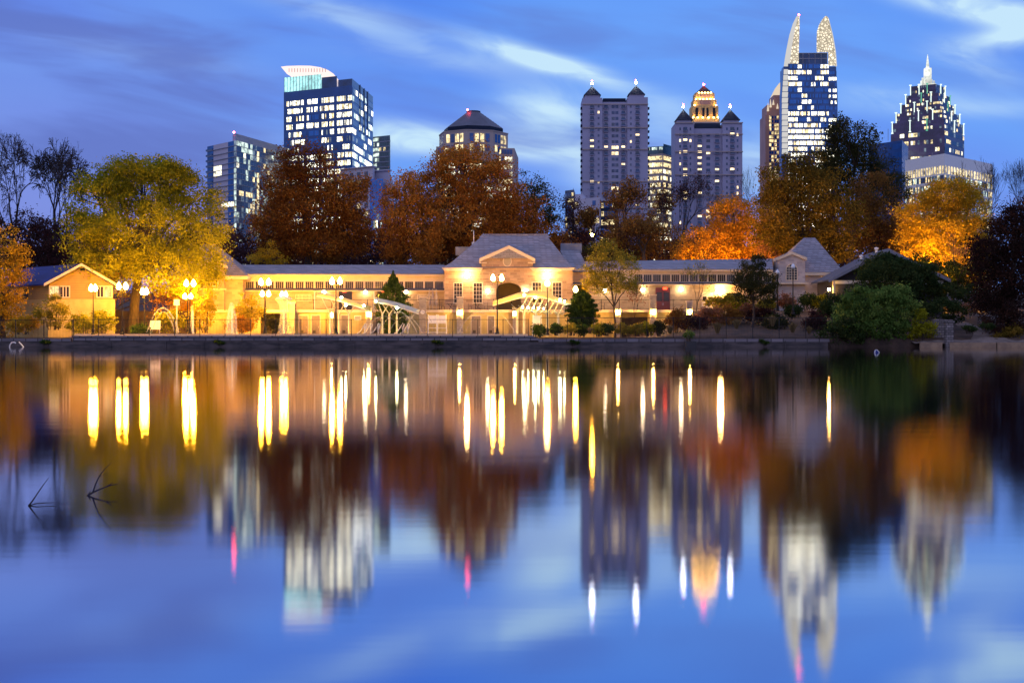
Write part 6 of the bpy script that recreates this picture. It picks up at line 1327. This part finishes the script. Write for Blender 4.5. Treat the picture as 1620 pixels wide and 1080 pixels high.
# ================================================================== water play, furniture
def arc_jet(label, p0, p1, top, Y, rad=.09, n=16, mat='mist'):
    r = thing('water_arc', label, 'fountain jet', wp(p0[0], p0[1], Y), 'jets of the splash ground')
    pts = [wp(p0[0] + (p1[0] - p0[0]) * i / n, p0[1] + (p1[1] - p0[1]) * i / n - (min(p0[1], p1[1]) - top) * 4 * (i / n) * (1 - i / n), Y) for i in range(n + 1)]
    MB().tube(pts, [rad * (.6 + .8 * i / n) for i in range(n + 1)], 8).build('stream', M[mat], r, True)
    MB().lathe((pts[0].x, Y, 1.2), [(.12, 0), (.12, .1), (.05, .22)], 8).build('nozzle', M['steel'], r)
arc_jet('tall white water arc at the left end of the pool deck', (232, 526), (283, 526), 487, 165, .07)
arc_jet('inner water arc nested under the tall one', (240, 526), (277, 526), 493, 165.4, .05)
for i, (a, b, tp) in enumerate(((600, 660, 493), (640, 575, 500), (615, 668, 500))):
    arc_jet(('long', 'crossing', 'thin')[i] + ' faint water arc below the right slanted canopy', (a, 526), (b, 526), tp, 164.5 + .4 * i, .035)
for i, (a, b, tp) in enumerate(((735, 815, 490), (690, 640, 492), (790, 725, 494))):
    arc_jet(('broad faint water arc in front of the pavilion lantern', 'faint water arc left of the pavilion lantern', 'faint water arc ending below the pavilion lantern')[i], (a, 526), (b, 526), tp, 164.5 + .4 * i, .035)
def column_jet(label, px, top, Y, r0, r1):
    r = thing('water_jet', label, 'fountain jet', (wx(px, Y), Y, 1.2), 'jets of the splash ground'); H = wz(top, Y) - 1.2
    MB().lathe((wx(px, Y), Y, 1.2), [(r0 * 1.6, .02), (r0 * 1.1, H * .2), (r0, H * .55), (r1, H * .92), (r1 * .3, H)], 12).build('spray', M['mist'], r, True)
    MB().tube([(wx(px + 1.6, Y), Y - r0 * .5, 1.2), (wx(px + 1.6, Y), Y - r0 * .5, 1.2 + H * .82)], [.14, .05], 8).build('stream', M['jet'], r, True)
    MB().lathe((wx(px, Y), Y, 1.2), [(.2, 0), (.2, .08), (.1, .16)], 8).build('nozzle', M['steel'], r)
column_jet('tall white vertical jet left of the yellow shrub', 366.5, 478, 166, .55, .25)
column_jet('slim vertical jet in front of the fourth lamp post pair', 304, 482, 167, .18, .09)
r = thing('mushroom_fountain', 'umbrella shaped fountain pouring water beside the distant twin lamp', 'fountain', (wx(449, 170), 170, 1.2)); c = (wx(449, 170), 170, 1.2); H = wz(470, 170) - 1.2
MB().tube([c, (c[0], c[1], c[2] + H)], .12, 8).build('stem', M['cream_metal'], r); MB().lathe((c[0], c[1], c[2] + H - .25), [(1.0, 0), (.95, .1), (.6, .3), (.1, .42)], 16).build('cap', M['cream_metal'], r, True)
MB().lathe(c, [(.75, .02), (.42, H * .5), (.5, H * .8), (.98, H - .26)], 16).build('falling_water', M['mist'], r, True)
def lounger(px, Y, label, flip=1):
    r = thing('steel_lounge_chair', label, 'deck chair', (wx(px, Y), Y, 1.2), 'white tube chairs on the pool deck'); x = wx(px, Y); s = flip
    for dy in (0, .55):
        MB().tube([(x - .9 * s, Y + dy, 1.22), (x - .2 * s, Y + dy, 1.75), (x + .35 * s, Y + dy, 2.62), (x + .5 * s, Y + dy, 2.5), (x + .3 * s, Y + dy, 1.9)], .035, 6).build('side_rail', M['white'], r)
        MB().tube([(x + .25 * s, Y + dy, 2.45), (x + .3 * s, Y + dy, 1.22)], .03, 6).build('leg', M['white'], r)
    MB().hexa([(x - .85 * s, Y + .03, 1.28), (x - .2 * s, Y + .03, 1.76), (x - .2 * s, Y + .52, 1.76), (x - .85 * s, Y + .52, 1.28)], [(x - .85 * s, Y + .03, 1.31), (x - .2 * s, Y + .03, 1.79), (x - .2 * s, Y + .52, 1.79), (x - .85 * s, Y + .52, 1.31)]).build('seat', M['white'], r)
    MB().hexa([(x - .18 * s, Y + .03, 1.79), (x + .3 * s, Y + .03, 2.5), (x + .3 * s, Y + .52, 2.5), (x - .18 * s, Y + .52, 1.79)], [(x - .2 * s, Y + .03, 1.82), (x + .27 * s, Y + .03, 2.53), (x + .27 * s, Y + .52, 2.53), (x - .2 * s, Y + .52, 1.82)]).build('back', M['white'], r)
for px, Y, lab in ((573, 163.5, 'first white tube chair right of the yellow canopy'), (582, 164.5, 'second white tube chair beside the lit stone pillar'), (594, 163.3, 'white tube chair left of the right canopy columns'), (632, 163.4, 'white tube chair under the right canopy'), (641, 163.9, 'last white tube chair at the right canopy edge')): lounger(px, Y, lab)
def cross_rack(px, Y, label):
    r = thing('guard_chair', label, 'lifeguard chair', (wx(px, Y), Y, 1.2)); x = wx(px, Y); 
    for dx_ in (-.45, .45):
        for dy in (0, .8): MB().tube([(x + dx_ * 1.15, Y + dy, 1.2), (x + dx_, Y + dy, 3.6)], .04, 6).build('leg', M['white'], r)
    MB().box(x - .5, x + .5, Y - .02, Y + .82, 2.6, 2.68).build('seat', M['white'], r); MB().box(x - .46, x + .46, Y + .78, Y + .84, 2.72, 3.5).build('backrest', M['white'], r)
    for z in (1.6, 2.1): MB().tube([(x - .5, Y, z), (x + .5, Y, z)], .035).build('rung', M['white'], r)
cross_rack(684, 164.5, 'left tall white lifeguard chair before the cream wall'); cross_rack(699, 165.2, 'right tall white lifeguard chair before the cream wall'); cross_rack(850, 165.4, 'white lifeguard chair under the leaf canopy')
r = thing('poster_board', 'small white board behind the fence inside the water arc', 'board', wp(244, 520, 166)); MB().hexa([wp(234, 521, 166), wp(254, 521, 166), wp(254, 521, 166.1), wp(234, 521, 166.1)], [wp(238, 507, 166), wp(254, 507, 166), wp(254, 507, 166.1), wp(238, 507, 166.1)]).build('board', M['white'], r)
for px_ in (238, 252): MB().box(wx(px_, 166) - .03, wx(px_, 166) + .03, 166.1, 166.16, 1.1, 2.6).build('leg', M['steel'], r)
r = thing('lit_sign_box', 'bright pale sign box right of the third lamp post', 'sign', wp(279, 478, 170)); MB().box(wx(275, 170), wx(283.5, 170), 170, 170.2, wz(483, 170), wz(473.5, 170)).build('panel', M['white'], r); MB().box(wx(279, 170) - .05, wx(279, 170) + .05, 170.2, 170.3, 1.1, wz(474, 170)).build('pole', M['steel'], r)
M['canvas'] = pm('folded_cream_canvas', (0.42, 0.34, 0.28), (0.34, 0.27, 0.22), 3, .8)
for px, lab in ((679, 'left folded parasol on the terrace'), (684.5, 'middle folded parasol on the terrace'), (690, 'right folded tan parasol on the terrace')):
    x, Y = wx(px, 180), 180.2; r = thing('folded_parasol', lab, 'parasol', (x, Y, 4.4), 'folded parasols on the terrace')
    MB().tube([(x, Y, 4.45), (x, Y, 7.0)], .03).build('pole', M['steel'], r); MB().lathe((x, Y, 5.0), [(.16, 0), (.22, .35), (.15, 1.0), (.06, 1.7), (.02, 1.85)], 9).build('canvas', M['canvas'], r); MB().lathe((x, Y, 4.4), [(.3, 0), (.3, .07), (.05, .1)], 10).build('base', M['black'], r)
def table_set(px, lab):
    x, Y = wx(px, 179.4), 179.4; r = thing('terrace_table', 'round black ' + lab, 'table', (x, Y, 4.4), 'tables on the terrace')
    MB().lathe((x, Y, 5.12), [(.55, 0), (.55, .04)], 14).build('table_top', M['black'], r)
    for a in range(3): MB().tube([(x + .4 * math.cos(a * 2.1), Y + .4 * math.sin(a * 2.1), 4.41), (x, Y, 4.8), (x - .3 * math.cos(a * 2.1), Y - .3 * math.sin(a * 2.1), 5.12)], .025).build('leg', M['black'], r)
    for s, w_ in ((-1, 'left'), (1, 'right')):
        cx_ = x + s * .95; q = thing('terrace_chair', 'black chair at the ' + w_ + ' side of the ' + lab, 'chair', (cx_, Y, 4.4), 'chairs on the terrace')
        MB().box(cx_ - .22, cx_ + .22, Y - .22, Y + .22, 4.83, 4.87).build('seat', M['black'], q); MB().box(cx_ + s * .2, cx_ + s * .23, Y - .22, Y + .22, 4.9, 5.3).build('backrest', M['black'], q)
        for ax_ in (-.2, .2):
            for ay in (-.2, .2): MB().tube([(cx_ + ax_, Y + ay, 4.41), (cx_ + ax_ * .9, Y + ay * .9, 4.83)], .018, 5).build('leg', M['black'], q)
table_set(713, 'terrace table below the first pavilion window'); table_set(756, 'terrace table below the second pavilion window'); table_set(941, 'terrace table right of the rounded conifer')
